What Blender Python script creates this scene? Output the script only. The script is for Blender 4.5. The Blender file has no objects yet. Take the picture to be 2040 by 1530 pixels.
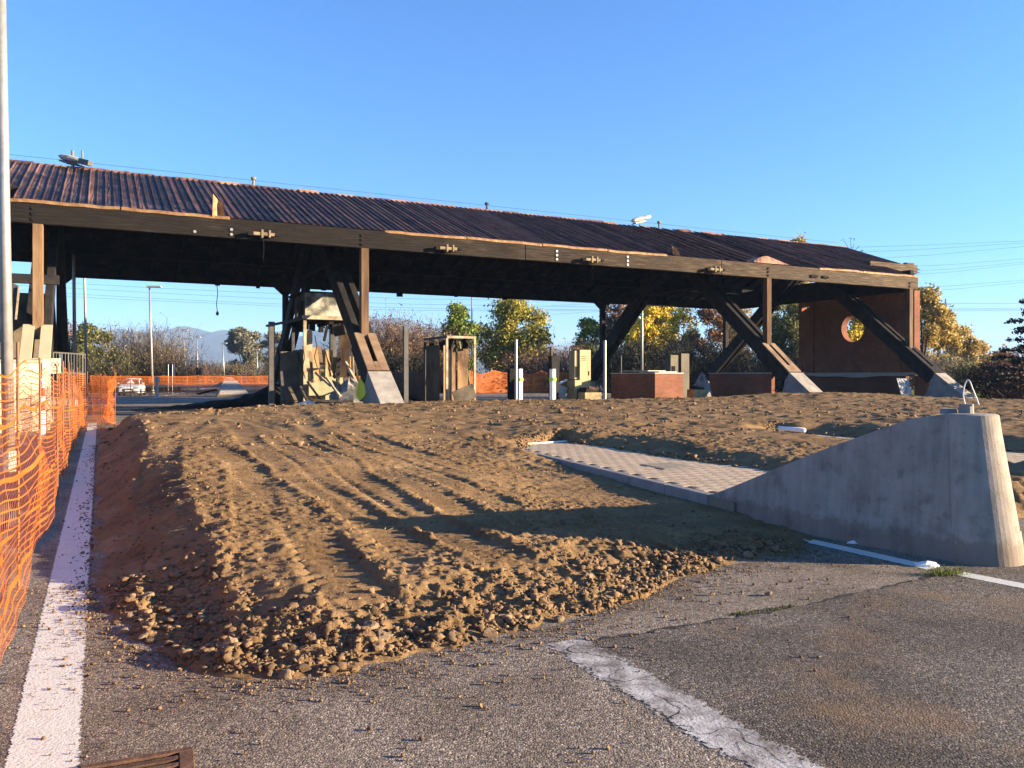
import bpy, bmesh, math, random
import numpy as np
from mathutils import Vector, Matrix, noise as mnoise

R = math.radians
random.seed(7)
RS = np.random.RandomState(11)
SC = bpy.context.scene
COL = SC.collection

# ------------------------------------------------------------------ camera, sky, sun, exposure
F, CX, HZ, EYE = 1600.0, 1020.0, 750.0, 1.65      # focal length, centre and horizon in photo pixels, eye height
cam = bpy.data.cameras.new('camera')
cam.sensor_fit = 'HORIZONTAL'; cam.sensor_width = 36.0
cam.lens = 36.0 * F / 2040.0
cam.shift_y = -15.0 / 2040.0
cam.clip_start = 0.05; cam.clip_end = 30000
cam_o = bpy.data.objects.new('camera', cam); COL.objects.link(cam_o)
cam_o.location = (0, 0, EYE); cam_o.rotation_euler = (R(90), 0, 0)
SC.camera = cam_o

SUN_EL, SUN_AZ = 11.0, 94.0       # azimuth clockwise from +Y
world = bpy.data.worlds.new('World'); SC.world = world; world.use_nodes = True
wn = world.node_tree.nodes; wl = world.node_tree.links
bg = wn.get('Background') or wn.new('ShaderNodeBackground')
out = wn.get('World Output') or wn.new('ShaderNodeOutputWorld')
sky = wn.new('ShaderNodeTexSky'); sky.sky_type = 'NISHITA'; sky.sun_disc = False
sky.sun_elevation = R(SUN_EL); sky.sun_rotation = R(SUN_AZ)
sky.altitude = 200; sky.air_density = 1.0; sky.dust_density = 0.8; sky.ozone_density = 7.0
wl.new(sky.outputs[0], bg.inputs[0]); bg.inputs[1].default_value = 0.075
wl.new(bg.outputs[0], out.inputs[0])
sun = bpy.data.lights.new('sun', 'SUN'); sun.energy = 5.0; sun.angle = R(0.5); sun.color = (1.0, 0.78, 0.52)
sun_o = bpy.data.objects.new('sun', sun); COL.objects.link(sun_o)
sv = Vector((math.sin(R(SUN_AZ)) * math.cos(R(SUN_EL)), math.cos(R(SUN_AZ)) * math.cos(R(SUN_EL)), math.sin(R(SUN_EL))))
sun_o.rotation_euler = (-sv).to_track_quat('-Z', 'Y').to_euler(); sun_o.location = sv * 60
SC.view_settings.view_transform = 'Standard'; SC.view_settings.look = 'None'
SC.view_settings.exposure = 2.4; SC.view_settings.gamma = 1.0; SC.view_settings.use_curve_mapping = False
SC.cycles.max_bounces = 6; SC.cycles.transparent_max_bounces = 12; SC.cycles.use_denoising = True
SC.cycles.caustics_reflective = False; SC.cycles.caustics_refractive = False

# ------------------------------------------------------------------ measuring helpers (survey of the place)
def G(u, v, z=0.0):                       # point at height z
    y = F * (EYE - z) / (v - HZ); return Vector(((u - CX) / F * y, y, z))
def D(u, v, y):                           # point at distance y
    return Vector(((u - CX) / F * y, y, EYE + (HZ - v) / F * y))
B0 = Vector((-6.46, 35.1, 0)); DV = Vector((-0.454, 0.891, 0)); EV = Vector((0.891, 0.454, 0)); ZV = Vector((0, 0, 1))
def K(t, w, z=0.0): return B0 + EV * t + DV * w + ZV * z     # t along the canopy, w across it
def tw(u, w):                             # t of the sight line u at depth w
    r = (u - CX) / F; q = B0 + DV * w
    return (r * q.y - q.x) / (EV.x - r * EV.y)

# ------------------------------------------------------------------ materials
MATS = {}
def ramp_set(r, cols):
    els = r.color_ramp.elements
    while len(els) > len(cols) and len(els) > 1: els.remove(els[-1])
    while len(els) < len(cols): els.new(0.5)
    for e, (p, c) in zip(els, cols): e.position = p; e.color = (c[0], c[1], c[2], 1)
def M(name, cols, scale=4.0, detail=6.0, rough=0.85, metal=0.0, bump=0.0, bscale=30.0, stretch=(1, 1, 1), rnd=0.0,
      coord='Object', spec=0.3, island=False, rrough=0.6, bdist=0.02, translucent=0.0):
    if name in MATS: return MATS[name]
    m = bpy.data.materials.new(name); m.use_nodes = True; MATS[name] = m
    n, l = m.node_tree.nodes, m.node_tree.links
    p = n['Principled BSDF']
    if not isinstance(cols[0][0], (tuple, list)): 
        k = len(cols); cols = [(0.28 + 0.44 * i / max(1, k - 1), c) for i, c in enumerate(cols)]
    else: cols = [(c[1], c[0]) for c in cols]
    tc = n.new('ShaderNodeTexCoord'); mp = n.new('ShaderNodeMapping'); mp.inputs['Scale'].default_value = stretch
    l.new(tc.outputs[coord], mp.inputs[0])
    nz = n.new('ShaderNodeTexNoise'); nz.inputs['Scale'].default_value = scale; nz.inputs['Detail'].default_value = detail
    nz.inputs['Roughness'].default_value = rrough
    l.new(mp.outputs[0], nz.inputs['Vector'])
    rp = n.new('ShaderNodeValToRGB'); ramp_set(rp, cols)
    fac = nz.outputs['Fac']
    if island or rnd:
        if island: g = n.new('ShaderNodeNewGeometry'); ro = g.outputs['Random Per Island']
        else: g = n.new('ShaderNodeObjectInfo'); ro = g.outputs['Random']
        a = n.new('ShaderNodeMath'); a.operation = 'MULTIPLY_ADD'; a.inputs[1].default_value = rnd or 0.6
        l.new(ro, a.inputs[0])
        s = n.new('ShaderNodeMath'); s.operation = 'SUBTRACT'; l.new(fac, s.inputs[0]); s.inputs[1].default_value = (rnd or 0.6) / 2
        l.new(s.outputs[0], a.inputs[2]); fac = a.outputs[0]
    l.new(fac, rp.inputs[0]); l.new(rp.outputs[0], p.inputs['Base Color'])
    p.inputs['Roughness'].default_value = rough; p.inputs['Metallic'].default_value = metal
    p.inputs['Specular IOR Level'].default_value = spec
    if bump:
        b = n.new('ShaderNodeBump'); b.inputs['Strength'].default_value = bump; b.inputs['Distance'].default_value = bdist
        n2 = n.new('ShaderNodeTexNoise'); n2.inputs['Scale'].default_value = bscale; n2.inputs['Detail'].default_value = 5
        l.new(mp.outputs[0], n2.inputs['Vector']); l.new(n2.outputs['Fac'], b.inputs['Height']); l.new(b.outputs[0], p.inputs['Normal'])
    if translucent:
        tr = n.new('ShaderNodeBsdfTranslucent'); l.new(rp.outputs[0], tr.inputs[0])
        mx = n.new('ShaderNodeMixShader'); mx.inputs[0].default_value = translucent
        l.new(p.outputs[0], mx.inputs[1]); l.new(tr.outputs[0], mx.inputs[2]); l.new(mx.outputs[0], n['Material Output'].inputs[0])
    return m

# ------------------------------------------------------------------ mesh builder
class MB:
    def __init__(s): s.v = []; s.f = []
    def add(s, vs, fs):
        o = len(s.v); s.v += [tuple(x) for x in vs]; s.f += [tuple(i + o for i in f) for f in fs]; return s
    def hexa(s, p):     # 8 points: bottom ring, top ring
        return s.add(p, [(3, 2, 1, 0), (4, 5, 6, 7), (0, 1, 5, 4), (1, 2, 6, 5), (2, 3, 7, 6), (3, 0, 4, 7)])
    def box(s, c, ax, ay, az):   # centre + half axis vectors
        c, ax, ay, az = Vector(c), Vector(ax), Vector(ay), Vector(az)
        return s.hexa([c - ax - ay - az, c + ax - ay - az, c + ax + ay - az, c - ax + ay - az,
                       c - ax - ay + az, c + ax - ay + az, c + ax + ay + az, c - ax + ay + az])
    def kbox(s, t0, t1, w0, w1, z0, z1):
        return s.hexa([K(t0, w0, z0), K(t1, w0, z0), K(t1, w1, z0), K(t0, w1, z0), K(t0, w0, z1), K(t1, w0, z1), K(t1, w1, z1), K(t0, w1, z1)])
    def bar(s, a, b, hw, hh, up=ZV):     # beam from a to b
        a, b = Vector(a), Vector(b); x = (b - a).normalized(); y = Vector(up).cross(x)
        if y.length < 1e-4: y = Vector((1, 0, 0)).cross(x)
        y.normalize(); z = x.cross(y)
        return s.box((a + b) / 2, (b - a) / 2, y * hw, z * hh)
    def tube(s, pts, r, n=8, cap=True):
        pts = [Vector(p) for p in pts]; rs = r if isinstance(r, (list, tuple)) else [r] * len(pts)
        o = len(s.v); prev = None
        for i, p in enumerate(pts):
            d = (pts[min(i + 1, len(pts) - 1)] - pts[max(i - 1, 0)]).normalized()
            ref = prev if prev is not None and abs(prev.dot(d)) < 0.95 else (Vector((1, 0, 0)) if abs(d.x) < 0.8 else Vector((0, 1, 0)))
            y = (ref - d * ref.dot(d)).normalized(); prev = y; z = d.cross(y)
            for k in range(n):
                a = 2 * math.pi * k / n; s.v.append(tuple(p + (y * math.cos(a) + z * math.sin(a)) * rs[i]))
        for i in range(len(pts) - 1):
            for k in range(n):
                k2 = (k + 1) % n; s.f.append((o + i * n + k, o + i * n + k2, o + (i + 1) * n + k2, o + (i + 1) * n + k))
        if cap:
            s.f.append(tuple(o + k for k in range(n))[::-1]); s.f.append(tuple(o + (len(pts) - 1) * n + k for k in range(n)))
        return s
    def prism(s, ring0, ring1):
        n = len(ring0); o = len(s.v); s.v += [tuple(x) for x in ring0] + [tuple(x) for x in ring1]
        s.f.append(tuple(range(o + n - 1, o - 1, -1))); s.f.append(tuple(range(o + n, o + 2 * n)))
        for i in range(n):
            j = (i + 1) % n; s.f.append((o + i, o + j, o + n + j, o + n + i))
        return s
    def mesh(s, name, mat=None, smooth=False, fix=True):
        me = bpy.data.meshes.new(name); me.from_pydata(s.v, [], s.f)
        if fix:
            bm = bmesh.new(); bm.from_mesh(me); bmesh.ops.recalc_face_normals(bm, faces=bm.faces); bm.to_mesh(me); bm.free()
        if mat: me.materials.append(mat)
        if smooth: me.polygons.foreach_set('use_smooth', [True] * len(me.polygons))
        me.update(); return me

def tag(o, label, cat, group=None):
    o['label'] = label; o['category'] = cat
    if group: o['group'] = group
    return o
def thing(name, label, cat, loc=(0, 0, 0), group=None):
    o = bpy.data.objects.new(name, None); COL.objects.link(o); o.location = loc; o.empty_display_size = 0.3
    return tag(o, label, cat, group)
def wloc(o):
    v = Vector(o.location)
    while o.parent: o = o.parent; v += Vector(o.location)
    return v
def obj(name, mb, mat, parent=None, smooth=False, bevel=0.0, fix=True):
    """links mb (world coordinates) as one mesh; the origin is the parent's"""
    if parent is not None:
        q = wloc(parent); mb.v = [(x - q.x, y - q.y, z - q.z) for x, y, z in mb.v]
    me = mb.mesh(name, mat, smooth, fix); o = bpy.data.objects.new(name, me); COL.objects.link(o); o.parent = parent
    if bevel:
        b = o.modifiers.new('bevel', 'BEVEL'); b.width = bevel; b.segments = 2; b.limit_method = 'ANGLE'
    return o
def np_mesh(name, V, Fq, mat, smooth=False):
    me = bpy.data.meshes.new(name); V = np.asarray(V, np.float32); Fq = np.asarray(Fq, np.int32); k = Fq.shape[1]
    me.vertices.add(len(V)); me.vertices.foreach_set('co', V.ravel())
    me.loops.add(Fq.size); me.loops.foreach_set('vertex_index', Fq.ravel())
    me.polygons.add(len(Fq)); me.polygons.foreach_set('loop_start', np.arange(0, Fq.size, k, dtype=np.int32))
    me.polygons.foreach_set('loop_total', np.full(len(Fq), k, np.int32))
    if smooth: me.polygons.foreach_set('use_smooth', np.ones(len(Fq), bool))
    me.materials.append(mat); me.update(calc_edges=True); me.validate()
    return me
def np_obj(name, V, Fq, mat, parent=None, smooth=False):
    V = np.asarray(V, np.float32)
    if parent is not None: V = V - np.array(wloc(parent), np.float32)
    o = bpy.data.objects.new(name, np_mesh(name, V, Fq, mat, smooth)); COL.objects.link(o); o.parent = parent; return o
def structure(o): o['kind'] = 'structure'; return o
def stuff(o): o['kind'] = 'stuff'; return o

# value noise for arrays
_tab = RS.rand(512, 512).astype(np.float32)
def vn(x, y):
    xi = np.floor(x).astype(np.int64); yi = np.floor(y).astype(np.int64); fx = x - xi; fy = y - yi
    fx = fx * fx * (3 - 2 * fx); fy = fy * fy * (3 - 2 * fy)
    a = _tab[xi % 512, yi % 512]; b = _tab[(xi + 1) % 512, yi % 512]; c = _tab[xi % 512, (yi + 1) % 512]; d = _tab[(xi + 1) % 512, (yi + 1) % 512]
    return (a * (1 - fx) + b * fx) * (1 - fy) + (c * (1 - fx) + d * fx) * fy
def fbm(x, y, o=4, g=0.5):
    s = 0; a = 1; n = 0
    for i in range(o): s = s + a * (vn(x + 17.3 * i, y + 9.1 * i) - 0.5); n += a; a *= g; x = x * 2.03; y = y * 2.03
    return s / n * 2
def sstep(x): x = np.clip(x, 0, 1); return x * x * (3 - 2 * x)

# ------------------------------------------------------------------ palette
m_asph = None
m_char = M('charred wood', [(0.010, 0.010, 0.012), (0.022, 0.020, 0.020), (0.035, 0.030, 0.028)], 2.0, stretch=(1, 1, 1), spec=.1, rough=0.8, bump=0.5, bscale=14)
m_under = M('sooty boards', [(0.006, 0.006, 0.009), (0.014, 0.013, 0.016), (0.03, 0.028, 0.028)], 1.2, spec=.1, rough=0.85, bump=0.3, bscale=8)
m_conc = M('cast concrete', [(0.17, 0.155, 0.135), (0.25, 0.228, 0.20), (0.32, 0.295, 0.26)], 2.2, detail=8, rough=0.9, bump=0.25, bscale=45, bdist=0.01)
m_brick = None
m_galv = M('galvanised steel', [(0.24, 0.235, 0.22), (0.36, 0.35, 0.33)], 6, rough=0.45, metal=0.5)
m_white = M('white plastic', [(0.72, 0.71, 0.69), (0.8, 0.79, 0.77)], 3, rough=0.5)
m_black = M('black soot', [(0.008, 0.008, 0.009), (0.02, 0.018, 0.018)], 6, spec=.1, rough=0.9)
m_dark = M('dark metal', [(0.03, 0.03, 0.032), (0.07, 0.065, 0.06)], 5, rough=0.6)
m_cream = M('cream painted steel', [(0.30, 0.255, 0.165), (0.38, 0.325, 0.21)], 1.5, rough=0.6, bump=0.05, bscale=8)
m_tan = M('heat browned steel', [(0.11, 0.065, 0.038), (0.20, 0.13, 0.078), (0.28, 0.205, 0.13)], 1.1, rough=0.7)
m_bark = M('bark', [(0.05, 0.04, 0.03), (0.10, 0.08, 0.06)], 6, rough=0.95)

# ================================================================== ground and asphalt
def nodes_of(name):
    m = bpy.data.materials.new(name); m.use_nodes = True; MATS[name] = m
    m.node_tree.nodes['Principled BSDF'].inputs['Specular IOR Level'].default_value = 0.12
    return m, m.node_tree.nodes, m.node_tree.links, m.node_tree.nodes['Principled BSDF']
def nz_node(n, l, vec, scale, detail=4, rough=0.55):
    q = n.new('ShaderNodeTexNoise'); q.inputs['Scale'].default_value = scale; q.inputs['Detail'].default_value = detail
    q.inputs['Roughness'].default_value = rough; l.new(vec, q.inputs['Vector']); return q.outputs['Fac']
def ramp(n, l, fac, cols):
    r = n.new('ShaderNodeValToRGB'); ramp_set(r, cols); l.new(fac, r.inputs[0]); return r.outputs[0]
def mixc(n, l, fac, a, b, mode='MIX'):
    x = n.new('ShaderNodeMix'); x.data_type = 'RGBA'; x.blend_type = mode
    if isinstance(fac, (int, float)): x.inputs[0].default_value = fac
    else: l.new(fac, x.inputs[0])
    for i, c in ((6, a), (7, b)):
        if isinstance(c, tuple): x.inputs[i].default_value = (*c, 1)
        else: l.new(c, x.inputs[i])
    return x.outputs[2]
def asphalt_mat(name, lo, mid, hi, stain, rust, tar=0.35):
    m, n, l, p = nodes_of(name)
    tc = n.new('ShaderNodeTexCoord'); v = tc.outputs['Object']
    vo = n.new('ShaderNodeTexVoronoi'); vo.inputs['Scale'].default_value = 95; l.new(v, vo.inputs['Vector'])
    sep = n.new('ShaderNodeSeparateColor'); l.new(vo.outputs['Color'], sep.inputs[0])
    grain = ramp(n, l, sep.outputs[0], [(0.0, lo), (0.45, mid), (0.85, hi), (1.0, tuple(min(1, c * 1.7) for c in hi))])
    f1 = nz_node(n, l, v, 0.9, 5, 0.6)
    c1 = mixc(n, l, ramp(n, l, f1, [(0.42, (0, 0, 0)), (0.62, (1, 1, 1))]), grain, stain, 'MULTIPLY')
    f2 = nz_node(n, l, v, 0.8, 6, 0.65)
    c2 = mixc(n, l, ramp(n, l, f2, [(0.52, (0, 0, 0)), (0.72, (tar, tar, tar))]), c1, rust)
    l.new(c2, p.inputs['Base Color']); p.inputs['Roughness'].default_value = 0.88; p.inputs['Specular IOR Level'].default_value = 0.25
    b1 = n.new('ShaderNodeBump'); b1.inputs['Strength'].default_value = 0.75; b1.inputs['Distance'].default_value = 0.006; l.new(vo.outputs['Distance'], b1.inputs['Height']); b1.invert = True
    b2 = n.new('ShaderNodeBump'); b2.inputs['Strength'].default_value = 0.5; b2.inputs['Distance'].default_value = 0.02
    l.new(nz_node(n, l, v, 22, 6, 0.7), b2.inputs['Height']); l.new(b1.outputs[0], b2.inputs['Normal']); l.new(b2.outputs[0], p.inputs['Normal'])
    return m
m_asph = asphalt_mat('asphalt', (0.066, 0.053, 0.040), (0.172, 0.142, 0.110), (0.255, 0.212, 0.165), (0.60, 0.57, 0.54), (0.20, 0.165, 0.13))
m_asph2 = asphalt_mat('coarse dark asphalt', (0.028, 0.023, 0.019), (0.085, 0.071, 0.058), (0.165, 0.138, 0.11), (0.55, 0.53, 0.53), (0.17, 0.105, 0.052), 0.75)
m_field = M('dry field', [(0.07, 0.065, 0.03), (0.14, 0.11, 0.055), (0.20, 0.16, 0.09)], 0.15, rough=0.95, bump=0.4, bscale=3)

def sheet(name, pts, mat, z, parent=None):
    return obj(name, MB().add([(p[0], p[1], z) for p in pts], [tuple(range(len(pts)))]), mat, parent)
ground = structure(sheet('ground', [(-5500, -60), (5500, -60), (5500, 5600), (-5500, 5600)], m_field, -0.06))
road_pts = [(-40, -12), (45, -12), (45, 20), (52, 56), (30, 78), (-10, 84), (-30, 110), (-70, 190), (-95, 200), (-60, 110), (-46, 60), (-40, 20)]
asphalt = structure(sheet('asphalt', road_pts, m_asph, 0.0))
# the newer, coarser resurfacing in front of the island nose
pp = [G(1118, 1287), G(1300, 1257), G(1450, 1232), G(1590, 1210), G(1740, 1175), G(1860, 1148), G(1925, 1130)]
pp = [(p.x, p.y) for p in pp] + [(9.0, 7.6), (14, 9.5), (14, -3), (4.3, -3)] 
mb = MB(); edge = []
for i in range(6):
    a, b = Vector(pp[i]), Vector(pp[i + 1])
    for k in range(12):
        q = a.lerp(b, k / 12); edge.append((q.x + random.uniform(-.02, .02), q.y + random.uniform(-.025, .025)))
patch = sheet('resurfaced_asphalt', edge + pp[6:], m_asph2, 0.0015, asphalt)
# tar joint along the edge of the patch
m_tar = M('tar joint', [(0.012, 0.011, 0.010), (0.04, 0.035, 0.03)], 14, rough=0.8, bump=0.4)
def ribbon(pts, w, z, jit=0.0, taper=False, mb=None):
    mb = mb or MB(); pts = [Vector((p[0], p[1], 0)) for p in pts]; L = []; Rr = []
    for i, p in enumerate(pts):
        d = (pts[min(i + 1, len(pts) - 1)] - pts[max(i - 1, 0)]).normalized(); nn = Vector((-d.y, d.x, 0))
        ww = (w[i] if isinstance(w, (list, tuple)) else w) / 2 * (1 + random.uniform(-jit, jit))
        L.append(p + nn * ww + ZV * z); Rr.append(p - nn * ww + ZV * z)
    n = len(pts); mb.add(L + Rr, [(i, i + 1, n + i + 1, n + i) for i in range(n - 1)]); return mb
def subdiv(pts, n):
    out = []
    for a, b in zip(pts[:-1], pts[1:]):
        for k in range(n): out.append((a[0] + (b[0] - a[0]) * k / n, a[1] + (b[1] - a[1]) * k / n))
    out.append(pts[-1]); return out
obj('tar_joint', ribbon(edge, [0.008 + 0.045 * random.random() ** 2 for _ in edge], 0.0026, 0.5), m_tar, asphalt)

# painted lines: paint worn away to the asphalt below, raggedly at the edges
def paint_mat(name, base, dirt, wear, scale=7.0, lo=0.40, hi=0.66, gone=0.5, dl_=0.38):
    m, n, l, p = nodes_of(name); tc = n.new('ShaderNodeTexCoord'); v = tc.outputs['Object']
    f = nz_node(n, l, v, scale, 8, 0.7); f2 = nz_node(n, l, v, 46, 4, 0.6)
    c = mixc(n, l, ramp(n, l, f2, [(dl_ - .08, (1, 1, 1)), (dl_, (0, 0, 0))]), base, dirt)
    c = mixc(n, l, ramp(n, l, f, [(lo, (0, 0, 0)), (hi, (1, 1, 1))]), c, wear)
    l.new(c, p.inputs['Base Color']); p.inputs['Roughness'].default_value = 0.75
    b = n.new('ShaderNodeBump'); b.inputs['Strength'].default_value = 0.5; b.inputs['Distance'].default_value = 0.006
    l.new(nz_node(n, l, v, 60, 5), b.inputs['Height']); l.new(b.outputs[0], p.inputs['Normal'])
    at = n.new('ShaderNodeAttribute'); at.attribute_name = 'inset'
    f3 = nz_node(n, l, v, 32, 6, 0.72)
    ad = n.new('ShaderNodeMath'); ad.operation = 'MULTIPLY_ADD'; l.new(f3, ad.inputs[0]); ad.inputs[1].default_value = -1.5; l.new(at.outputs['Fac'], ad.inputs[2])
    ad2 = n.new('ShaderNodeMath'); ad2.operation = 'MULTIPLY_ADD'; l.new(f, ad2.inputs[0]); ad2.inputs[1].default_value = -gone; l.new(ad.outputs[0], ad2.inputs[2])
    st = n.new('ShaderNodeMapRange'); st.inputs[1].default_value = -.56 - gone * .5; st.inputs[2].default_value = -.44 - gone * .5; l.new(ad2.outputs[0], st.inputs[0])
    tr = n.new('ShaderNodeBsdfTransparent'); mx = n.new('ShaderNodeMixShader'); l.new(st.outputs[0], mx.inputs[0]); l.new(tr.outputs[0], mx.inputs[1]); l.new(p.outputs[0], mx.inputs[2]); l.new(mx.outputs[0], n['Material Output'].inputs[0])
    return m
m_line = paint_mat('white road paint', (0.54, 0.535, 0.48), (0.20, 0.18, 0.15), (0.44, 0.43, 0.38), 6, lo=0.50, hi=0.75, gone=.25, dl_=.40)
m_worn = paint_mat('worn road paint', (0.44, 0.42, 0.395), (0.09, 0.078, 0.07), (0.14, 0.12, 0.105), 4, lo=0.40, hi=0.60, gone=1.6, dl_=.42)
def stripe(name, pts, w, z, mat, parent, soft=.38):
    """a painted stripe five columns wide; 'inset' tells how far in from its edge a point lies"""
    pts = [Vector((p[0], p[1], 0)) for p in pts]; n = len(pts); V = []; A = []; Fc = []
    for i, p in enumerate(pts):
        d = (pts[min(i + 1, n - 1)] - pts[max(i - 1, 0)]).normalized(); nn = Vector((-d.y, d.x, 0))
        for k, q in enumerate((-.5, -soft, 0, soft, .5)): V.append(p + nn * (q * w) + ZV * z); A.append((0, .75, 1, .75, 0)[k])
    for i in range(n - 1):
        for k in range(4): Fc.append((i * 5 + k, i * 5 + k + 1, i * 5 + k + 6, i * 5 + k + 5))
    o = obj(name, MB().add(V, Fc), mat, parent, fix=False); a = o.data.attributes.new('inset', 'FLOAT', 'POINT'); a.data.foreach_set('value', A); return o
a = Vector((-1.30, 2.45, 0)); dline = Vector((-0.4576, 0.8892, 0)); nline = Vector((0.8892, 0.4576, 0))
lr = G(158, 1530); lr0 = Vector((lr.x, lr.y, 0)); lr1 = G(190, 900); dl = (lr1 - lr0).normalized(); nl = Vector((dl.y, -dl.x, 0))
cpts = [lr0 + dl * (-1.6 + 30.0 * (i / 200) ** 1.5) - nl * .142 for i in range(201)]
stripe('edge_line', [(p.x, p.y) for p in cpts], .300, .002, m_line, asphalt)
wl0 = (G(1085, 1275) + G(1180, 1290)) / 2; wl1 = (G(1500, 1530) + G(1630, 1530)) / 2
wd = (wl1 - wl0).normalized(); wpts = [wl0 + wd * s for s in np.linspace(-0.05, 7.0, 190)]
stripe('worn_line', [(p.x, p.y) for p in wpts], 0.33, 0.003, m_worn, asphalt, soft=.20)
mb = MB()
def crack(p0, ang, L, w, mb):
    p = Vector(p0); pts = []; n = int(L / 0.022)
    for i in range(n):
        pts.append((p.x, p.y)); ang += random.gauss(0, 0.62)
        tgt = math.atan2(wd.y, wd.x); ang += (tgt - ang) * 0.18; p = p + Vector((math.cos(ang), math.sin(ang), 0)) * 0.022
    ribbon(pts, [w * .5 * (0.4 + random.random()) * (1 - 0.6 * i / n) for i in range(n)], 0.0042, 0.2, mb=mb)
A0 = math.atan2(wd.y, wd.x)
for s, off, L, w, da in ((0.05, 0.02, 0.75, .014, 0), (0.5, 0.06, .8, .012, .3), (0.9, -.02, .9, .013, -.2), (1.4, .07, .7, .010, .2), (.1, -.05, .2, .008, -1.2), (1.0, .0, .2, .008, 1.3), (1.5, -.02, .22, .008, -1.4), (1.9, .03, .6, .009, .1)):
    crack(wl0 + wd * s + Vector((-wd.y, wd.x, 0)) * off, A0 + da, L, w, mb)
obj('crack', mb, m_black, asphalt)
q0, q1, q2 = G(1632, 1082), G(1860, 1133), G(1900, 1142)
stripe('edge_line', subdiv([(q0.x - .35, q0.y + .62), (q0.x, q0.y), (q1.x, q1.y)], 14), 0.19, 0.003, m_line, asphalt)
q0, q1 = G(1912, 1143), G(2060, 1172); e1 = q1 + (q1 - q0) * 1.5
stripe('edge_line', subdiv([(q0.x, q0.y), (q1.x, q1.y), (e1.x, e1.y)], 14), 0.18, 0.003, m_line, asphalt)
# far lane markings beyond the canopy
for (u0, v0, u1, v1, w) in ((305, 793, 425, 771, .25), (360, 806, 520, 806, .3), (240, 801, 330, 799, .25)):
    p, q = G(u0, v0), G(u1, v1); stripe('lane_line', subdiv([(p.x, p.y), (q.x, q.y)], 6), w, 0.006, m_line, asphalt)

# ================================================================== islands (kerb, pavers, concrete nose)
IC = Vector((4.25, 7.29, 0)); IA = Vector((-0.350, 0.937, 0)); IB = Vector((0.937, 0.350, 0)); ISH = Vector((5.85, 3.40, 0))
def I(a, b, z=0.0, sh=Vector((0, 0, 0))): return IC + IA * a + IB * b + ZV * z + sh
m_kerb = M('kerb concrete', [(0.18, 0.165, 0.145), (0.27, 0.245, 0.215)], 5, rough=0.9, bump=0.3, bscale=40)
m_paver = M('paving blocks', [(0.30, 0.225, 0.15), (0.36, 0.275, 0.185), (0.42, 0.325, 0.225)], 9, rough=0.9, bump=0.3, bscale=50, rnd=0.22)
m_sand = M('joint sand', [(0.15, 0.12, 0.085), (0.23, 0.185, 0.13)], 20, rough=0.95)
def island(sh, lab, n_single):
    root = thing('traffic_island', lab, 'traffic island', I(4, 0.3, 0, sh), 'paved islands between the toll lanes')
    mb = MB(); ring = [(2.6, -.78), (12.6, -.80), (12.6, 1.75), (2.6, 1.75)]
    mb.prism([I(a, b, -.02, sh) for a, b in ring], [I(a, b, .165, sh) for a, b in ring]); obj('sand_bed', mb, m_sand, root)
    for k in range(10):
        mb = MB(); a0 = 3.112 + k * 1.0
        mb.hexa([I(a0, -.80, -.02, sh), I(a0 + .99, -.80, -.02, sh), I(a0 + .99, -.68, -.02, sh), I(a0, -.68, -.02, sh),
                 I(a0, -.80, .19, sh), I(a0 + .99, -.80, .19, sh), I(a0 + .99, -.68, .195, sh), I(a0, -.68, .195, sh)])
        obj('kerb_stone', mb, m_kerb, root, bevel=0.012)
    # pavers, running bond
    pw, pl = 0.20, 0.245; variants = []
    for q in range(4):
        mb = MB(); j = lambda: random.uniform(-.0006, .0006); hw, hl = pw / 2 - .0035, pl / 2 - .0035; c = .006
        ring0 = [(-hw, -hl), (hw, -hl), (hw, hl), (-hw, hl)]
        V = [IB * x + IA * y + ZV * 0 for x, y in ring0] + [IB * x + IA * y + ZV * (.040 + j()) for x, y in ring0] + [IB * (x * (1 - c / hw)) + IA * (y * (1 - c / hl)) + ZV * (.048 + j()) for x, y in ring0]
        mb.add(V, [(8, 9, 10, 11)] + [(i, (i + 1) % 4, 4 + (i + 1) % 4, 4 + i) for i in range(4)] + [(4 + i, 4 + (i + 1) % 4, 8 + (i + 1) % 4, 8 + i) for i in range(4)])
        variants.append(mb.mesh('paver', m_paver))
    rest = MB(); cnt = 0; r0 = wloc(root)
    for row in range(38):
        for cidx in range(12):
            a = 3.0 + row * pl; b = -.57 + cidx * pw + (.5 * pw if row % 2 else 0)
            if b > 1.7: continue
            z = .145 + .0015 * random.random()
            if sh.length < 1 and 5.6 < a < 6.35 and .12 < b < .72: continue
            p = I(a, b, z, sh)
            if cnt < n_single:
                o = bpy.data.objects.new('paver', random.choice(variants)); COL.objects.link(o); o.parent = root; o.location = p - r0
                o.rotation_euler = (random.uniform(-.003, .003), random.uniform(-.003, .003), random.uniform(-.01, .01)); cnt += 1
            else:
                me = variants[0]; rest.add([v.co + p for v in me.vertices], [tuple(f.vertices) for f in me.polygons])
    if rest.v: stuff(obj('paving', rest, m_paver, root))
    return root
isl1 = island(Vector((0, 0, 0)), 'paved island strip behind the big concrete wedge, with a ribbed inspection cover', 290)
isl2 = island(ISH, 'half buried paved island strip beside the fallen white pipe', 0)
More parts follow.
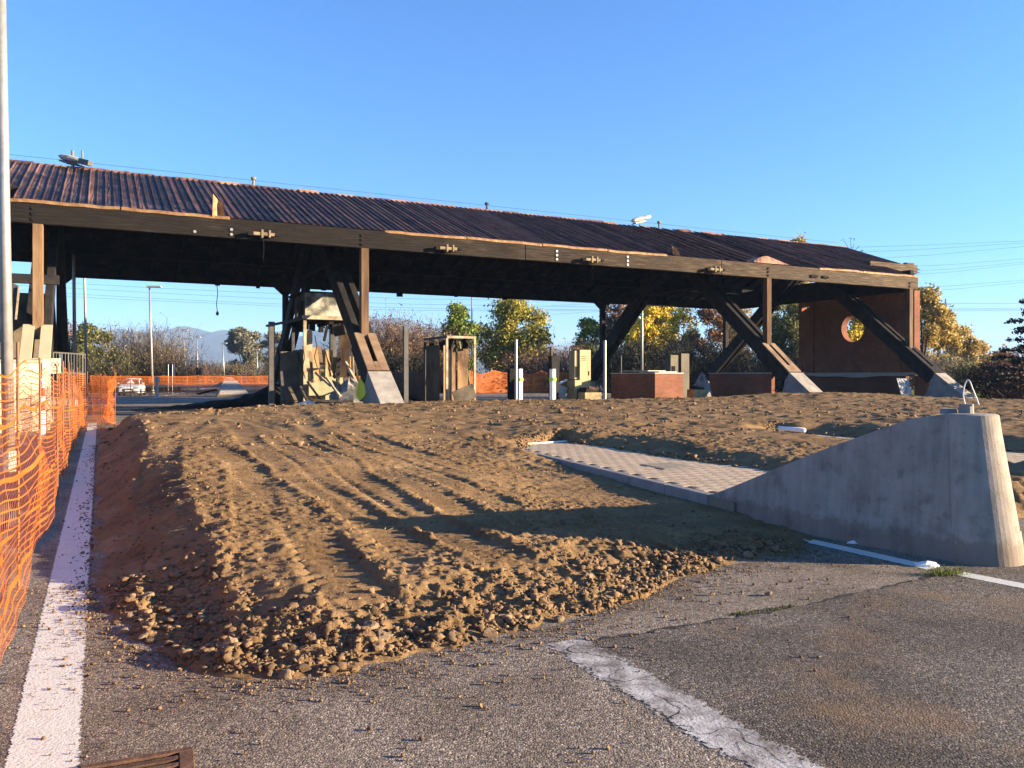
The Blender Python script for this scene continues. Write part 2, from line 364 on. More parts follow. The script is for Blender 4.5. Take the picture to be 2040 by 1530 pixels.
# inspection cover in the paving
m_rust = M('rusted iron', [(0.035, 0.022, 0.016), (0.09, 0.05, 0.03), (0.15, 0.08, 0.045)], 9, rough=0.8, metal=0.2, bump=0.3)
m_cover = M('cover iron', [(0.10, 0.095, 0.085), (0.2, 0.185, 0.16)], 9, rough=0.7, metal=0.3)
cv = thing('inspection_cover', 'square ribbed iron inspection cover set in the island paving', 'manhole cover', I(5.98, .42, .19))
mb = MB(); mb.box(I(5.98, .42, .175), IB * .33, IA * .38, ZV * .02); obj('frame', mb, m_cover, cv)
for k in range(11):
    mb = MB(); mb.box(I(5.66 + k * .064, .42, .199), IB * .29, IA * .018, ZV * .007); obj('rib', mb, m_cover, cv)

# the concrete wedge nose
m_wedge = None
def wedge_mat():
    m, n, l, p = nodes_of('stained concrete'); tc = n.new('ShaderNodeTexCoord'); v = tc.outputs['Object']
    mp = n.new('ShaderNodeMapping'); mp.inputs['Scale'].default_value = (5, 5, 0.5); l.new(v, mp.inputs[0])
    base = ramp(n, l, nz_node(n, l, v, 2.6, 9, 0.65), [(0.3, (0.235, 0.205, 0.17)), (0.5, (0.305, 0.268, 0.225)), (0.72, (0.37, 0.327, 0.275))])
    streak = ramp(n, l, nz_node(n, l, mp.outputs[0], 2.0, 6, 0.6), [(0.36, (0.76, 0.745, 0.72)), (0.58, (1, 1, 1))])
    c = mixc(n, l, 0.75, base, streak, 'MULTIPLY')
    blot = ramp(n, l, nz_node(n, l, v, 5.5, 5, 0.5), [(0.28, (0.6, 0.585, 0.565)), (0.42, (1, 1, 1))]); c = mixc(n, l, 0.7, c, blot, 'MULTIPLY')
    vo = n.new('ShaderNodeTexVoronoi'); vo.inputs['Scale'].default_value = 17; l.new(v, vo.inputs['Vector'])
    pit = ramp(n, l, vo.outputs['Distance'], [(0.07, (0.4, 0.39, 0.38)), (0.11, (1, 1, 1))]); c = mixc(n, l, 0.8, c, pit, 'MULTIPLY')
    sz = n.new('ShaderNodeSeparateXYZ'); l.new(v, sz.inputs[0]); md = n.new('ShaderNodeMath'); md.operation = 'MULTIPLY_ADD'; l.new(nz_node(n, l, v, 9, 6, .7), md.inputs[0]); md.inputs[1].default_value = -.35; l.new(sz.outputs[2], md.inputs[2])
    c = mixc(n, l, ramp(n, l, md.outputs[0], [(0.0, (.55, .55, .55)), (0.06, (0, 0, 0))]), c, (0.16, 0.115, 0.075))
    l.new(c, p.inputs['Base Color']); p.inputs['Roughness'].default_value = 0.9
    b = n.new('ShaderNodeBump'); b.inputs['Strength'].default_value = 0.35; b.inputs['Distance'].default_value = 0.008
    l.new(nz_node(n, l, v, 38, 6, .65), b.inputs['Height']); b2 = n.new('ShaderNodeBump'); b2.inputs['Strength'].default_value = 0.5; b2.inputs['Distance'].default_value = 0.006
    l.new(pit, b2.inputs['Height']); l.new(b.outputs[0], b2.inputs['Normal']); l.new(b2.outputs[0], p.inputs['Normal']); return m
m_wedge = wedge_mat()
def plan(z, top):     # closed plan outline of the wedge at its foot (top=0) or its crown (top=1): left side from the tail to the nose, round the nose, back on the right
    L = [(3.10, -.755), (2.5, -.745), (1.9, -.73), (1.3, -.685), (0.85, -.58), (.4, -.465), (0.0, -.35)]
    N = [(-.35 * math.sin(R(a)), -.35 * math.cos(R(a))) for a in range(8, 180, 8)]
    Rr = [(a, -b) for a, b in reversed(L)]
    out = []
    for a, b in L + N + Rr:
        if top:
            if a <= 0: a, b = a * .70 + .13, b * .70
            else: b = b * (1 - .10 * min(1, .30 + (3.1 - a) / 3.1)); a = a + .10 * max(0, 1 - a / .8)
        out.append((a, b))
    return out
def ztop(a): return 1.31 if a < .28 else max(.20, 1.31 - (a - .28) * (1.31 - .19) / (3.1 - .28))
def wedge(name, lab, fr, grp=None):
    root = thing(name, lab, 'concrete barrier', fr(1.0, 0, 0), grp)
    mb = MB(); lo = plan(0, 0); hi = plan(0, 1); n = len(lo); rows = []
    for k, s in enumerate((0, .06, .1, .25, .4, .55, .7, .85, .975, 1.0)):
        row = []
        for (a0, b0), (a1, b1) in zip(lo, hi):
            x = 0.96 * s if s < 1 else .96; a = a0 + (a1 - a0) * s; b = b0 + (b1 - b0) * s
            if s == 1.0: b *= .93; a = a + (.02 if a < .3 else 0)
            zt = ztop(a1); z = max(0, min(1, s)) * zt if s < 1 else zt
            if s == .975: z = zt - .012
            row.append(fr(a, b, z - (.05 if s == 0 else 0)))
        rows.append(row)
    V = [p for r in rows for p in r]; Fc = []
    for r in range(len(rows) - 1):
        for i in range(n):
            j = (i + 1) % n; Fc.append((r * n + i, r * n + j, (r + 1) * n + j, (r + 1) * n + i))
    o = len(rows) - 1; half = n // 2
    for i in range(half): Fc.append((o * n + i, o * n + i + 1, o * n + n - 2 - i, o * n + n - 1 - i)) if i + 1 < n - 2 - i else None
    mb.add(V, Fc); ob = obj('wedge_body', mb, m_wedge, root)
    # base course, a few millimetres proud, with a joint above it
    mb = MB(); sc = []
    for a, b in plan(0, 0):
        sc.append((a, b))
    nn = len(sc); f = 1.0 
    r0 = [fr(a - (.006 if a <= 0 else 0), b + (.006 if b > 0 else -.006), -.05) for a, b in sc]; r1 = []
    for (a, b), (a1, b1) in zip(sc, hi):
        zt = min(.285, max(.05, ztop(a1) - .03)); s = zt / max(.3, ztop(a1)); r1.append(fr(a + (a1 - a) * s - (.006 if a <= 0 else 0), b + (b1 - b) * s + (.006 if b > 0 else -.006), zt))
    mb.add(r0 + r1, [(i, (i + 1) % nn, nn + (i + 1) % nn, nn + i) for i in range(nn)]); obj('base_course', mb, m_wedge, root)
    for i in (6,):
        if i < n:
            (a0, b0), (a1, b1) = lo[i], hi[i]; so = .010 if b0 > 0 else -.010; zt = ztop(a1)
            obj('form_seam', MB().bar(fr(a0 + (a1 - a0) * .22, b0 + (b1 - b0) * .22 + so * .1, .30), fr(a0 + (a1 - a0) * .96, b0 + (b1 - b0) * .96 + so * .1, zt * .965), .006, .006), m_wedge, root)
    return root
w1 = wedge('concrete_wedge', 'big grey concrete wedge with a rounded nose and a wire loop on top', lambda a, b, z: I(a, b, z))
# stub and conduit loop on its crown
def circ(c, r, n, z): return [Vector((c.x + r * math.cos(2 * math.pi * k / n), c.y + r * math.sin(2 * math.pi * k / n), z)) for k in range(n)]
c1 = I(.16, .02, 1.31); mb = MB(); mb.prism(circ(c1, .062, 12, 1.30), circ(c1, .060, 12, 1.395)); obj('stub', mb, m_conc, w1)
c2 = I(.30, -.04, 1.31); mb = MB(); mb.prism(circ(c2, .085, 6, 1.30), circ(c2, .08, 6, 1.35)); obj('foundation_block', mb, m_conc, w1)
pts = []
base = [(1942, 824), (1935, 822), (1928, 816), (1922, 803), (1919, 787), (1921, 770), (1925, 760), (1929, 757), (1933, 762), (1938, 776), (1944, 790), (1950, 806)]
for i, (u, v) in enumerate(base): pts.append(D(u, v, 7.42 + .05 * math.sin(i * .5)))
fine = []
for i in range(len(pts) - 1):
    for k in range(3):
        p0, p1, p2, p3 = pts[max(i - 1, 0)], pts[i], pts[i + 1], pts[min(i + 2, len(pts) - 1)]; t = k / 3
        fine.append(0.5 * ((2 * p1) + (p2 - p0) * t + (2 * p0 - 5 * p1 + 4 * p2 - p3) * t * t + (3 * p1 - p0 - 3 * p2 + p3) * t ** 3))
fine.append(pts[-1])
obj('conduit_loop', MB().tube(fine, .006, 8), m_white, w1, smooth=True)
w2 = wedge('concrete_wedge', 'low tail of a concrete wedge beside the second island, half in shade', lambda a, b, z: I(a, b, z, ISH + Vector((-.05, .0, 0))))

# ================================================================== earth mound
mesh_toe = [(198, 868), (190, 950), (192, 1010), (186, 1080), (182, 1150), (205, 1215), (235, 1275), (330, 1305), (400, 1345), (480, 1357), (560, 1355), (640, 1352), (720, 1338), (790, 1318), (860, 1302), (950, 1282),
            (1050, 1264), (1140, 1240), (1230, 1205), (1290, 1190), (1340, 1160), (1440, 1128), (1550, 1114), (1605, 1095), (1632, 1070)]
toe = [(G(u, v).x, G(u, v).y) for u, v in mesh_toe]
toe += [(I(1.6, -.6).x, I(1.6, -.6).y), (I(2.2, .2).x, I(2.2, .2).y), (I(.8, .75).x, I(.8, .75).y), (6.2, 9.6), (7.8, 9.8), (9.5, 10.2), (14, 12), (40, 25), (46, 40), (37, 52), (28.5, 47.8)]
for (u, v, z) in ((1850, 798, .3), (1620, 786, .78), (1390, 792, .66), (1200, 797, .60), (1000, 799, .58), (800, 802, .58), (720, 806, .56), (560, 809, .56), (400, 816, .58), (285, 826, .56), (225, 850, .3)):
    p = G(u, v - 3, z); toe.append((p.x, p.y + (.35 if u < 1700 else .8)))
TOE = np.array(toe)
ctrl = [(-3.0, 7, .30), (-3.5, 8, .38), (-5.1, 11.7, .52), (-8, 17, .58), (-10.4, 22.4, .60), (0, 6.5, .22), (-1.2, 5.4, .20), (1.0, 6.8, .16), (2.0, 7.6, .11), (2.3, 9, .04), (1.5, 11, .05), (.9, 13, .09), (.1, 15.3, .22), (-.6, 17, .34),
        (-1.5, 11, .30), (-3, 12, .44), (-5, 18, .56), (-6, 24, .58), (-4, 30, .57), (1.2, 19.3, .50), (3.0, 16, .40), (4.6, 12.9, .36), (6.2, 11.5, .33), (6.2, 16, .40), (8, 14, .38), (10, 18, .45), (12, 22, .5), (3, 24, .52), (10, 36, .57),
        (15, 42, .78), (20, 32, .62), (26, 46, .30), (33, 44, .3), (30, 30, .5), (4, 30, .56), (0, 34, .56), (-2.2, 5.0, .16), (16, 17, .4), (7.4, 11.6, .3)]
CT = np.array(ctrl)
def seg_dist(x, y, P, closed=True):
    best = np.full(x.shape, 1e9); n = len(P)
    for i in range(n if closed else n - 1):
        ax, ay = P[i]; bx, by = P[(i + 1) % n]; dx, dy = bx - ax, by - ay; L2 = dx * dx + dy * dy + 1e-12
        t = np.clip(((x - ax) * dx + (y - ay) * dy) / L2, 0, 1); best = np.minimum(best, (x - ax - t * dx) ** 2 + (y - ay - t * dy) ** 2)
    return np.sqrt(best)
def inside(x, y, P):
    r = np.zeros(x.shape, bool); n = len(P); j = n - 1
    for i in range(n):
        xi, yi = P[i]; xj, yj = P[j]
        if yi != yj: r ^= ((yi > y) != (yj > y)) & (x < (xj - xi) * (y - yi) / (yj - yi) + xi)
        j = i
    return r
HOLE = [(0.6, -.60), (3.0, -.85), (8.0, -.85), (9.5, -.60), (10.5, -.2), (11.0, .75), (9.6, 1.0), (8.0, 1.02), (6.6, 1.15), (4.9, 1.5), (3.0, 1.4), (.6, 1.0)]
HOLE2 = [(1.6, -1.0), (4.2, -.80), (6, -.35), (8.5, -.2), (10.2, .0), (10.6, .6), (9.5, 1.0), (6, 1.2), (2.2, 1.3), (1.6, .9)]
H1 = np.array([(I(a, b).x, I(a, b).y) for a, b in HOLE]); H2 = np.array([(I(a, b, 0, ISH).x, I(a, b, 0, ISH).y) for a, b in HOLE2])
GA = Vector((-math.sin(R(23.5)), math.cos(R(23.5)), 0)); GB = Vector((GA.y, -GA.x, 0)); GO = Vector((0, 4.2, 0))
TR = []       # crawler tracks: lateral offset at a=0, yaw, a-range, depth
for off, yaw, a0, a1, dep in ((-2.35, -.03, .9, 16, .035), (-1.55, -.01, 1.0, 18, .04), (-.85, .02, 1.2, 9, .03), (-.35, -.05, .9, 12, .042), (.25, -.035, 2.2, 17, .04), (.95, -.03, 1.5, 18, .045), (1.5, -.055, 3.2, 16, .05), (2.05, -.05, 4.0, 16, .05), (2.6, -.06, 5.0, 15, .05), (-3.2, .015, 3, 22, .035), (-.1, .1, 12, 24, .03), (-2.8, .12, 10, 24, .03), (-1.95, -.045, 2.5, 20, .03), (3.1, -.075, 6, 15, .045), (.6, -.03, 3.5, 20, .03)):
    TR.append((off, yaw, a0, a1, dep))
def mound_h(x, y):
    d = seg_dist(x, y, TOE); ins = inside(x, y, TOE)
    rag = .16 * fbm(x * 2.2, y * 2.2 + 5, 3) + .07 * fbm(x * 9, y * 9, 2); d = np.where(ins, d + np.where(y < 12, rag, 0), d); ins = ins & (d > 0)
    num = np.zeros(x.shape); den = np.zeros(x.shape)
    for cx, cy, cz in CT:
        w = 1.0 / ((x - cx) ** 2 + (y - cy) ** 2 + .25) ** 1.7; num += w * cz; den += w
    H = num / den
    wob = fbm(x * .9, y * .9, 3) 
    near = np.clip((y - 5.0) / 4.0, 0, 1)
    W = 1.15 - .2 * near + .18 * wob
    rise = sstep(d / np.maximum(.25, W)) * .9 + .1 * np.clip(d / .12, 0, 1)
    h = H * rise
    a = (x - GO.x) * GA.x + (y - GO.y) * GA.y; b = (x - GO.x) * GB.x + (y - GO.y) * GB.y
    soft = np.zeros(x.shape)
    bumps = fbm(x * 1.3, y * 1.3, 3) * .014 + fbm(x * 5, y * 5, 3) * .016 + np.clip(fbm(x * 9 + 5, y * 9, 2), -.1, 1) * .024 + np.clip(fbm(x * 21, y * 21 + 3, 2) - .05, 0, 1) * .045 - np.clip(fbm(x * 4 + 9, y * 7 + 2, 3) - .25, 0, 1) * .05
    nearedge = np.clip(1 - d / 1.2, 0, 1)
    bumps = bumps + sstep((y - 11) / 9) * (np.clip(fbm(x * 2.6 + 3, y * 2.6, 3) - .08, -.05, 1) * .085 + np.clip(fbm(x * 1.1 + 7, y * 1.9, 2) - .2, 0, 1) * .07)
    bumps = bumps + (np.clip(fbm(x * 7, y * 7 + 8, 3), -.3, 1) * .075 + np.clip(fbm(x * 15, y * 15 + 8, 2), 0, 1) * .06) * nearedge
    trk = np.zeros(x.shape); tm = np.zeros(x.shape)
    for off, yaw, a0, a1, dep in TR:
        l = b - off - yaw * a - .10 * np.sin(a * .45 + off * 3) ; s = a + .06 * np.sin(l * 9)
        on = sstep((a - a0) / .8) * sstep((a1 - a) / 2.0) * np.clip(.65 + 1.0 * fbm(a * .6 + off * 7, l * .5, 2), 0.45, 1)
        ser = .022 * np.sin(s * 2 * math.pi / .19); inn = sstep((.25 - np.abs(l) + ser) / .035); rid = np.exp(-((np.abs(l) - .31) / .05) ** 2)
        cle = sstep((np.sin(s * 2 * math.pi / .19) + .25) / .5) - .5
        trk += on * (-dep * .55 * inn + .008 * rid * (1 + 1.6 * fbm(x * 9, y * 9, 2)) + inn * cle * .020 * np.clip(.6 + 1.4 * fbm(x * 3, y * 3 + 1, 2), 0, 1.4)); tm = np.maximum(tm, on * inn)
    h = h + (bumps * (1 - .8 * tm) + trk) * np.clip(d / .25, 0.15, 1) * np.clip(H / .12, .35, 1)
    for P, zz in ((H1, .17), (H2, .17)):
        ins_h = inside(x, y, P); dh = seg_dist(x, y, P)
        ia = (x - IC.x) * IA.x + (y - IC.y) * IA.y - (0 if P is H1 else ISH.x * IA.x + ISH.y * IA.y); cs = .26 + .9 * sstep((ia - 10.2) / .6)
        cap = zz + cs * np.maximum(0, dh - .02) + .05 * fbm(x * 6, y * 6, 3) * np.clip(dh / .15, 0, 1)
        h = np.where(ins_h, np.minimum(h, .06 - .0 * dh), np.minimum(h, cap))
    return np.where(ins, h, -.03 - np.minimum(d, .5) * .3)
def mound_mat():
    m, n, l, p = nodes_of('dug earth'); tc = n.new('ShaderNodeTexCoord'); v = tc.outputs['Object']
    c = ramp(n, l, nz_node(n, l, v, 1.1, 8, 0.65), [(0.28, (0.09, 0.056, 0.029)), (0.42, (0.165, 0.102, 0.047)), (0.58, (0.215, 0.135, 0.064)), (0.74, (0.28, 0.188, 0.102))])
    c = mixc(n, l, 0.6, c, ramp(n, l, nz_node(n, l, v, 28, 5, 0.7), [(0.32, (0.55, 0.52, 0.48)), (0.5, (1, 1, 1)), (0.75, (1.25, 1.2, 1.12))]), 'MULTIPLY')
    l.new(c, p.inputs['Base Color']); p.inputs['Roughness'].default_value = 0.95; p.inputs['Specular IOR Level'].default_value = 0.15
    b = n.new('ShaderNodeBump'); b.inputs['Strength'].default_value = 0.9; b.inputs['Distance'].default_value = 0.022
    l.new(nz_node(n, l, v, 34, 7, .72), b.inputs['Height']); l.new(b.outputs[0], p.inputs['Normal']); return m
m_earth = mound_mat()
VV = []; FF = []; base = 0
for (a0, a1, b0, b1, st, lap) in ((-3.6, 5.0, -5.2, 5.8, .017, 0), (4.98, 12.5, -7.5, 9.5, .034, 0), (12.44, 52, -15, 44, .085, .004), (-3.6, 5.0, 5.75, 9.5, .034, 0), (-3.6, 12.5, 9.44, 44, .085, 0)):
    ax = np.arange(a0, a1, st); bx = np.arange(b0, b1, st); A, Bb = np.meshgrid(ax, bx, indexing='ij')
    jx = (RS.rand(*A.shape) - .5) * st * .5; jy = (RS.rand(*A.shape) - .5) * st * .5
    x = GO.x + A * GA.x + Bb * GB.x + jx; y = GO.y + A * GA.y + Bb * GB.y + jy
    z = mound_h(x, y)
    na, nb = A.shape; idx = np.arange(na * nb).reshape(na, nb)
    keep = (z > -.028); kf = keep[:-1, :-1] | keep[1:, :-1] | keep[:-1, 1:] | keep[1:, 1:]
    q = np.stack([idx[:-1, :-1][kf], idx[:-1, 1:][kf], idx[1:, 1:][kf], idx[1:, :-1][kf]], 1)[:, ::-1]
    used = np.unique(q); rm = np.full(na * nb, -1); rm[used] = np.arange(len(used))
    VV.append(np.stack([x.ravel(), y.ravel(), z.ravel()], 1)[used]); FF.append(rm[q] + base); base += len(used)
mound = structure(np_obj('earth_mound', np.concatenate(VV), np.concatenate(FF), m_earth, None, smooth=True))

# ---------------------------------------------------------------- stones and clods
m_stone = M('earthy stones', [(0.105, 0.067, 0.036), (0.155, 0.103, 0.057), (0.21, 0.152, 0.093)], 3, rough=0.9, bump=0.5, bscale=12, rnd=0.55)
def rock(seed, sub=2, amp=.28, mat=m_stone):
    bm = bmesh.new(); bmesh.ops.create_icosphere(bm, subdivisions=sub, radius=1.0); r = random.Random(seed)
    sx, sy, sz = r.uniform(.8, 1.2), r.uniform(.7, 1.05), r.uniform(.55, .85); o = Vector((r.random() * 50, r.random() * 50, r.random() * 50))
    planes = [(Vector((r.gauss(0, 1), r.gauss(0, 1), r.gauss(0, 1))).normalized(), r.uniform(.45, .85)) for _ in range(9)]
    for v in bm.verts:
        p = v.co.copy()
        for nn, dd in planes:
            k = p.dot(nn)
            if k > dd: p -= nn * (k - dd)
        p *= 1 + amp * mnoise.noise(p * 1.4 + o); v.co = Vector((p.x * sx, p.y * sy, p.z * sz))
    me = bpy.data.meshes.new('stone'); bm.to_mesh(me); bm.free(); me.materials.append(mat)
    return me
rocks = [rock(s, 2) for s in range(9)]
for me in rocks[:2]: me.polygons.foreach_set('use_smooth', [True] * len(me.polygons))
m_clod = M('earth clods', [(0.095, 0.059, 0.030), (0.145, 0.091, 0.045), (0.195, 0.128, 0.068)], 3, rough=0.95, bump=0.8, bscale=20, island=True, rnd=0.5)
lowrocks = []
for s in range(6):
    me = rock(100 + s, 2 if s < 3 else 1, .75); lowrocks.append((np.array([v.co[:] for v in me.vertices]), np.array([f.vertices[:] for f in me.polygons])))
def surf(x, y):
    return max(0.0, float(mound_h(np.array([x]), np.array([y]))[0]))
# toe line near the camera for scattering
TL = []
for (u, v) in mesh_toe[4:24]: p = G(u, v); TL.append(Vector((p.x, p.y, 0)))
seglen = [(TL[i + 1] - TL[i]).length for i in range(len(TL) - 1)]
cum = np.cumsum([0] + seglen)
def toe_pt(s):
    i = min(int(np.searchsorted(cum, s, 'right')) - 1, len(TL) - 2); i = max(i, 0); k = (s - cum[i]) / seglen[i]; d = (TL[i + 1] - TL[i]).normalized()
    return TL[i].lerp(TL[i + 1], k), Vector((-d.y, d.x, 0))
cand = []
while len(cand) < 300:
    s = random.uniform(.9, cum[-1]); p, nn = toe_pt(s)
    off = abs(random.gauss(0, .26)) + .03 
    if random.random() < .12: off = random.uniform(0, 2.2)
    q = p + nn * off
    r = min(.075, random.lognormvariate(-3.75, .5))
    if off > .9: r *= .7
    cand.append((q.x, q.y, r))
hs = mound_h(np.array([c[0] for c in cand]), np.array([c[1] for c in cand]))
for (x, y, r), h in zip(cand, hs):
    o = bpy.data.objects.new('stone', random.choice(rocks)); COL.objects.link(o); o.parent = mound
    o.location = (x, y, max(0, h) + r * random.uniform(-.05, .3)); o.scale = (r, r, r); o.rotation_euler = (random.uniform(-.6, .6), random.uniform(-.6, .6), random.uniform(0, 6.28))
# loose stones lying out on the asphalt
for (u, v, px) in ((640, 1398, 9), (738, 1398, 8), (1358, 1194, 9), (1420, 1187, 13), (1478, 1180, 9), (1530, 1187, 14), (1575, 1160, 8), (1600, 1172, 6), (163, 1332, 8), (165, 1163, 8), (85, 1474, 12), (500, 1384, 8), (555, 1418, 8), (270, 1350, 9), (300, 1306, 9), (690, 1368, 7), (895, 1345, 7), (812, 1372, 8), (1700, 1172, 7), (1652, 1165, 6), (158, 1258, 7), (145, 1210, 6), (175, 1120, 9), (1003, 1360, 8), (1145, 1330, 6), (1255, 1300, 6), (450, 1378, 7), (590, 1372, 8)):
    p = G(u, v); r = px / F * p.y * .55
    o = bpy.data.objects.new('stone', random.choice(rocks)); COL.objects.link(o); o.parent = asphalt
    o.location = (p.x, p.y, r * .55); o.scale = (r, r, r); o.rotation_euler = (random.uniform(-.6, .6), random.uniform(-.6, .6), random.uniform(0, 6.28))
def scatter(name, pts, mat, parent):
    V = []; Fc = []; o = 0
    for (x, y, z, r) in pts:
        v, f = lowrocks[RS.randint(6)]; a = RS.rand() * 6.28; c, s = math.cos(a), math.sin(a); w = v * r
        V.append(np.stack([w[:, 0] * c - w[:, 1] * s + x, w[:, 0] * s + w[:, 1] * c + y, w[:, 2] * (.8 + .4 * RS.rand()) + z], 1)); Fc.append(f + o); o += len(v)
    return stuff(np_obj(name, np.concatenate(V), np.concatenate(Fc), mat, parent))
pts = []
for k in range(9500):
    s = random.uniform(0.5, cum[-1]); p, nn = toe_pt(s); off = abs(random.gauss(0, .38)) + .0; q = p + nn * off
    pts.append((q.x, q.y, min(.05, random.lognormvariate(-4.6, .62))))
for k in range(900):     # left bank and slope
    p = G(random.uniform(186, 330), random.uniform(880, 1250), .05); pts.append((p.x + random.uniform(0, .9), p.y, min(.035, random.lognormvariate(-4.5, .5))))
for k in range(5500):    # all over
    a, b = random.uniform(.5, 14), random.uniform(-4.5, 4.5); q = GO + GA * a + GB * b; pts.append((q.x, q.y, min(.04, random.lognormvariate(-4.75, .5))))
for k in range(3500):    # farther off
    a, b = random.uniform(10, 36), random.uniform(-12, 24); q = GO + GA * a + GB * b; pts.append((q.x, q.y, min(.12, random.lognormvariate(-3.35, .5))))
for P in (H1, H2):      # along the cut banks of the islands
    c = P.mean(0)
    for k in range(1300):
        i = random.randrange(3, len(P) - 2); t = random.random(); q = P[i] * (1 - t) + P[i + 1] * t; dr = (q - c) / np.linalg.norm(q - c); q = q + dr * abs(random.gauss(.12, .18)); pts.append((q[0], q[1], min(.07, random.lognormvariate(-3.9, .5))))
A = np.array(pts); h = mound_h(A[:, 0], A[:, 1]); ok = h > .01
scatter('clods', [(x, y, z + r * .2, r) for (x, y, r), z, k in zip(A, h, ok) if k], m_clod, mound)
pts = []
for k in range(5200):    # dust and fine grit
    s = random.uniform(.2, cum[-1]); p, nn = toe_pt(s); q = p - nn * random.expovariate(1 / .16); pts.append((q.x, q.y, min(.007, random.lognormvariate(-5.7, .35))))
for k in range(2600):    # crumbs swept out on the asphalt
    s = random.uniform(.2, cum[-1]); p, nn = toe_pt(s); off = random.expovariate(1 / .22) if random.random() < .8 else random.uniform(0, 1.6); q = p - nn * off; pts.append((q.x, q.y, min(.016, random.lognormvariate(-5.2, .5))))
for k in range(900):
    q = lr0 + dl * (2.0 + 16 * random.random()) - nl * (random.expovariate(1 / .09) - .02); pts.append((q.x, q.y, min(.022, random.lognormvariate(-4.9, .5))))
A = np.array(pts); h = mound_h(A[:, 0], A[:, 1])
scatter('crumbs', [(x, y, .004 + r * .3, r) for (x, y, r), z in zip(A, h) if z < .02], m_clod, asphalt)

n_ = 900; A = np.stack([RS.uniform(-4, 5, n_), RS.uniform(4.6, 17, n_)], 1); h = mound_h(A[:, 0], A[:, 1]); A = np.concatenate([A, (h + .006)[:, None]], 1)[h > .04]
V = []; Fq = []
for i, p in enumerate(A):
    a = RS.rand() * 6.28; L = RS.uniform(.02, .09); d = np.array([math.cos(a), math.sin(a), RS.uniform(-.1, .35)]) * L; w = np.array([-math.sin(a), math.cos(a), .6]) * RS.uniform(.0015, .0035); V += [p - w, p + w, p + d + w, p + d - w]; Fq.append([4 * i, 4 * i + 1, 4 * i + 2, 4 * i + 3])
stuff(np_obj('straw', V, Fq, M('dry straw', [(0.16, 0.12, 0.07), (0.36, 0.29, 0.18)], 3, rough=.9), mound))

# ================================================================== the burnt toll canopy
W2 = 17.0; ZB, ZT, ZR = 7.24, 8.05, 11.34; SL = (ZR - ZT) / 8.5
canopy = thing('toll_canopy', 'long burnt timber toll canopy with a scorched copper roof on leaning struts', 'canopy', K(12, 8.5, 0))
def fascia_mat():
    m, n, l, p = nodes_of('charred glulam beam'); tc = n.new('ShaderNodeTexCoord'); ob = tc.outputs['Object']
    rot = n.new('ShaderNodeMapping'); rot.inputs['Rotation'].default_value = (0, 0, -math.atan2(EV.y, EV.x)); l.new(ob, rot.inputs[0])
    mp = n.new('ShaderNodeMapping'); mp.inputs['Scale'].default_value = (0.45, 4, 9); l.new(rot.outputs[0], mp.inputs[0]); 
    sx = n.new('ShaderNodeSeparateXYZ'); l.new(rot.outputs[0], sx.inputs[0])
    mr = n.new('ShaderNodeMapRange'); mr.inputs[1].default_value = -12; mr.inputs[2].default_value = 26; l.new(sx.outputs[0], mr.inputs[0])
    big = nz_node(n, l, rot.outputs[0], 0.35, 4)
    ad = n.new('ShaderNodeMath'); ad.operation = 'MULTIPLY_ADD'; l.new(big, ad.inputs[0]); ad.inputs[1].default_value = .7; l.new(mr.outputs[0], ad.inputs[2])
    sb = n.new('ShaderNodeMath'); sb.operation = 'SUBTRACT'; l.new(ad.outputs[0], sb.inputs[0]); sb.inputs[1].default_value = .35
    g = nz_node(n, l, mp.outputs[0], 2.0, 8, .7)
    burnt = ramp(n, l, g, [(0.3, (0.004, 0.0035, 0.003)), (0.5, (0.011, 0.009, 0.008)), (0.75, (0.028, 0.023, 0.018))])
    less = ramp(n, l, g, [(0.3, (0.018, 0.013, 0.009)), (0.5, (0.075, 0.052, 0.032)), (0.72, (0.22, 0.16, 0.10))])
    l.new(mixc(n, l, sb.outputs[0], burnt, less), p.inputs['Base Color']); p.inputs['Roughness'].default_value = 0.8
    b = n.new('ShaderNodeBump'); b.inputs['Strength'].default_value = 0.7; b.inputs['Distance'].default_value = .05; l.new(g, b.inputs['Height']); l.new(b.outputs[0], p.inputs['Normal']); return m
m_fasc = fascia_mat()
for t0, t1, dz in ((-13.3, 7.9, 0), (7.915, 20.1, .01), (20.115, 36.45, .0)):
    mb = MB(); n = int((t1 - t0) / .5)
    for i in range(n):
        a, b = t0 + (t1 - t0) * i / n, t0 + (t1 - t0) * (i + 1) / n
    o = obj('front_beam', MB().kbox(t0, t1, -.12, .12, ZB + dz, ZT + dz), m_fasc, canopy, bevel=.03)
obj('rear_beam', MB().kbox(-13.3, 36.45, W2 - .12, W2 + .12, ZB - .05, ZT), m_char, canopy, bevel=.03)
# upper beams of the projecting gable parts
obj('gable_beam', MB().kbox(34.7, 39.4, 2.08, 2.32, 8.66, 9.24), m_fasc, canopy, bevel=.02)
obj('gable_beam_end', MB().kbox(38.6, 39.4, 2.33, 2.62, 8.9, 9.42), m_fasc, canopy, bevel=.02)
obj('gable_beam', MB().kbox(-17, -13.05, 2.08, 2.32, 8.60, 9.0), m_fasc, canopy, bevel=.02)
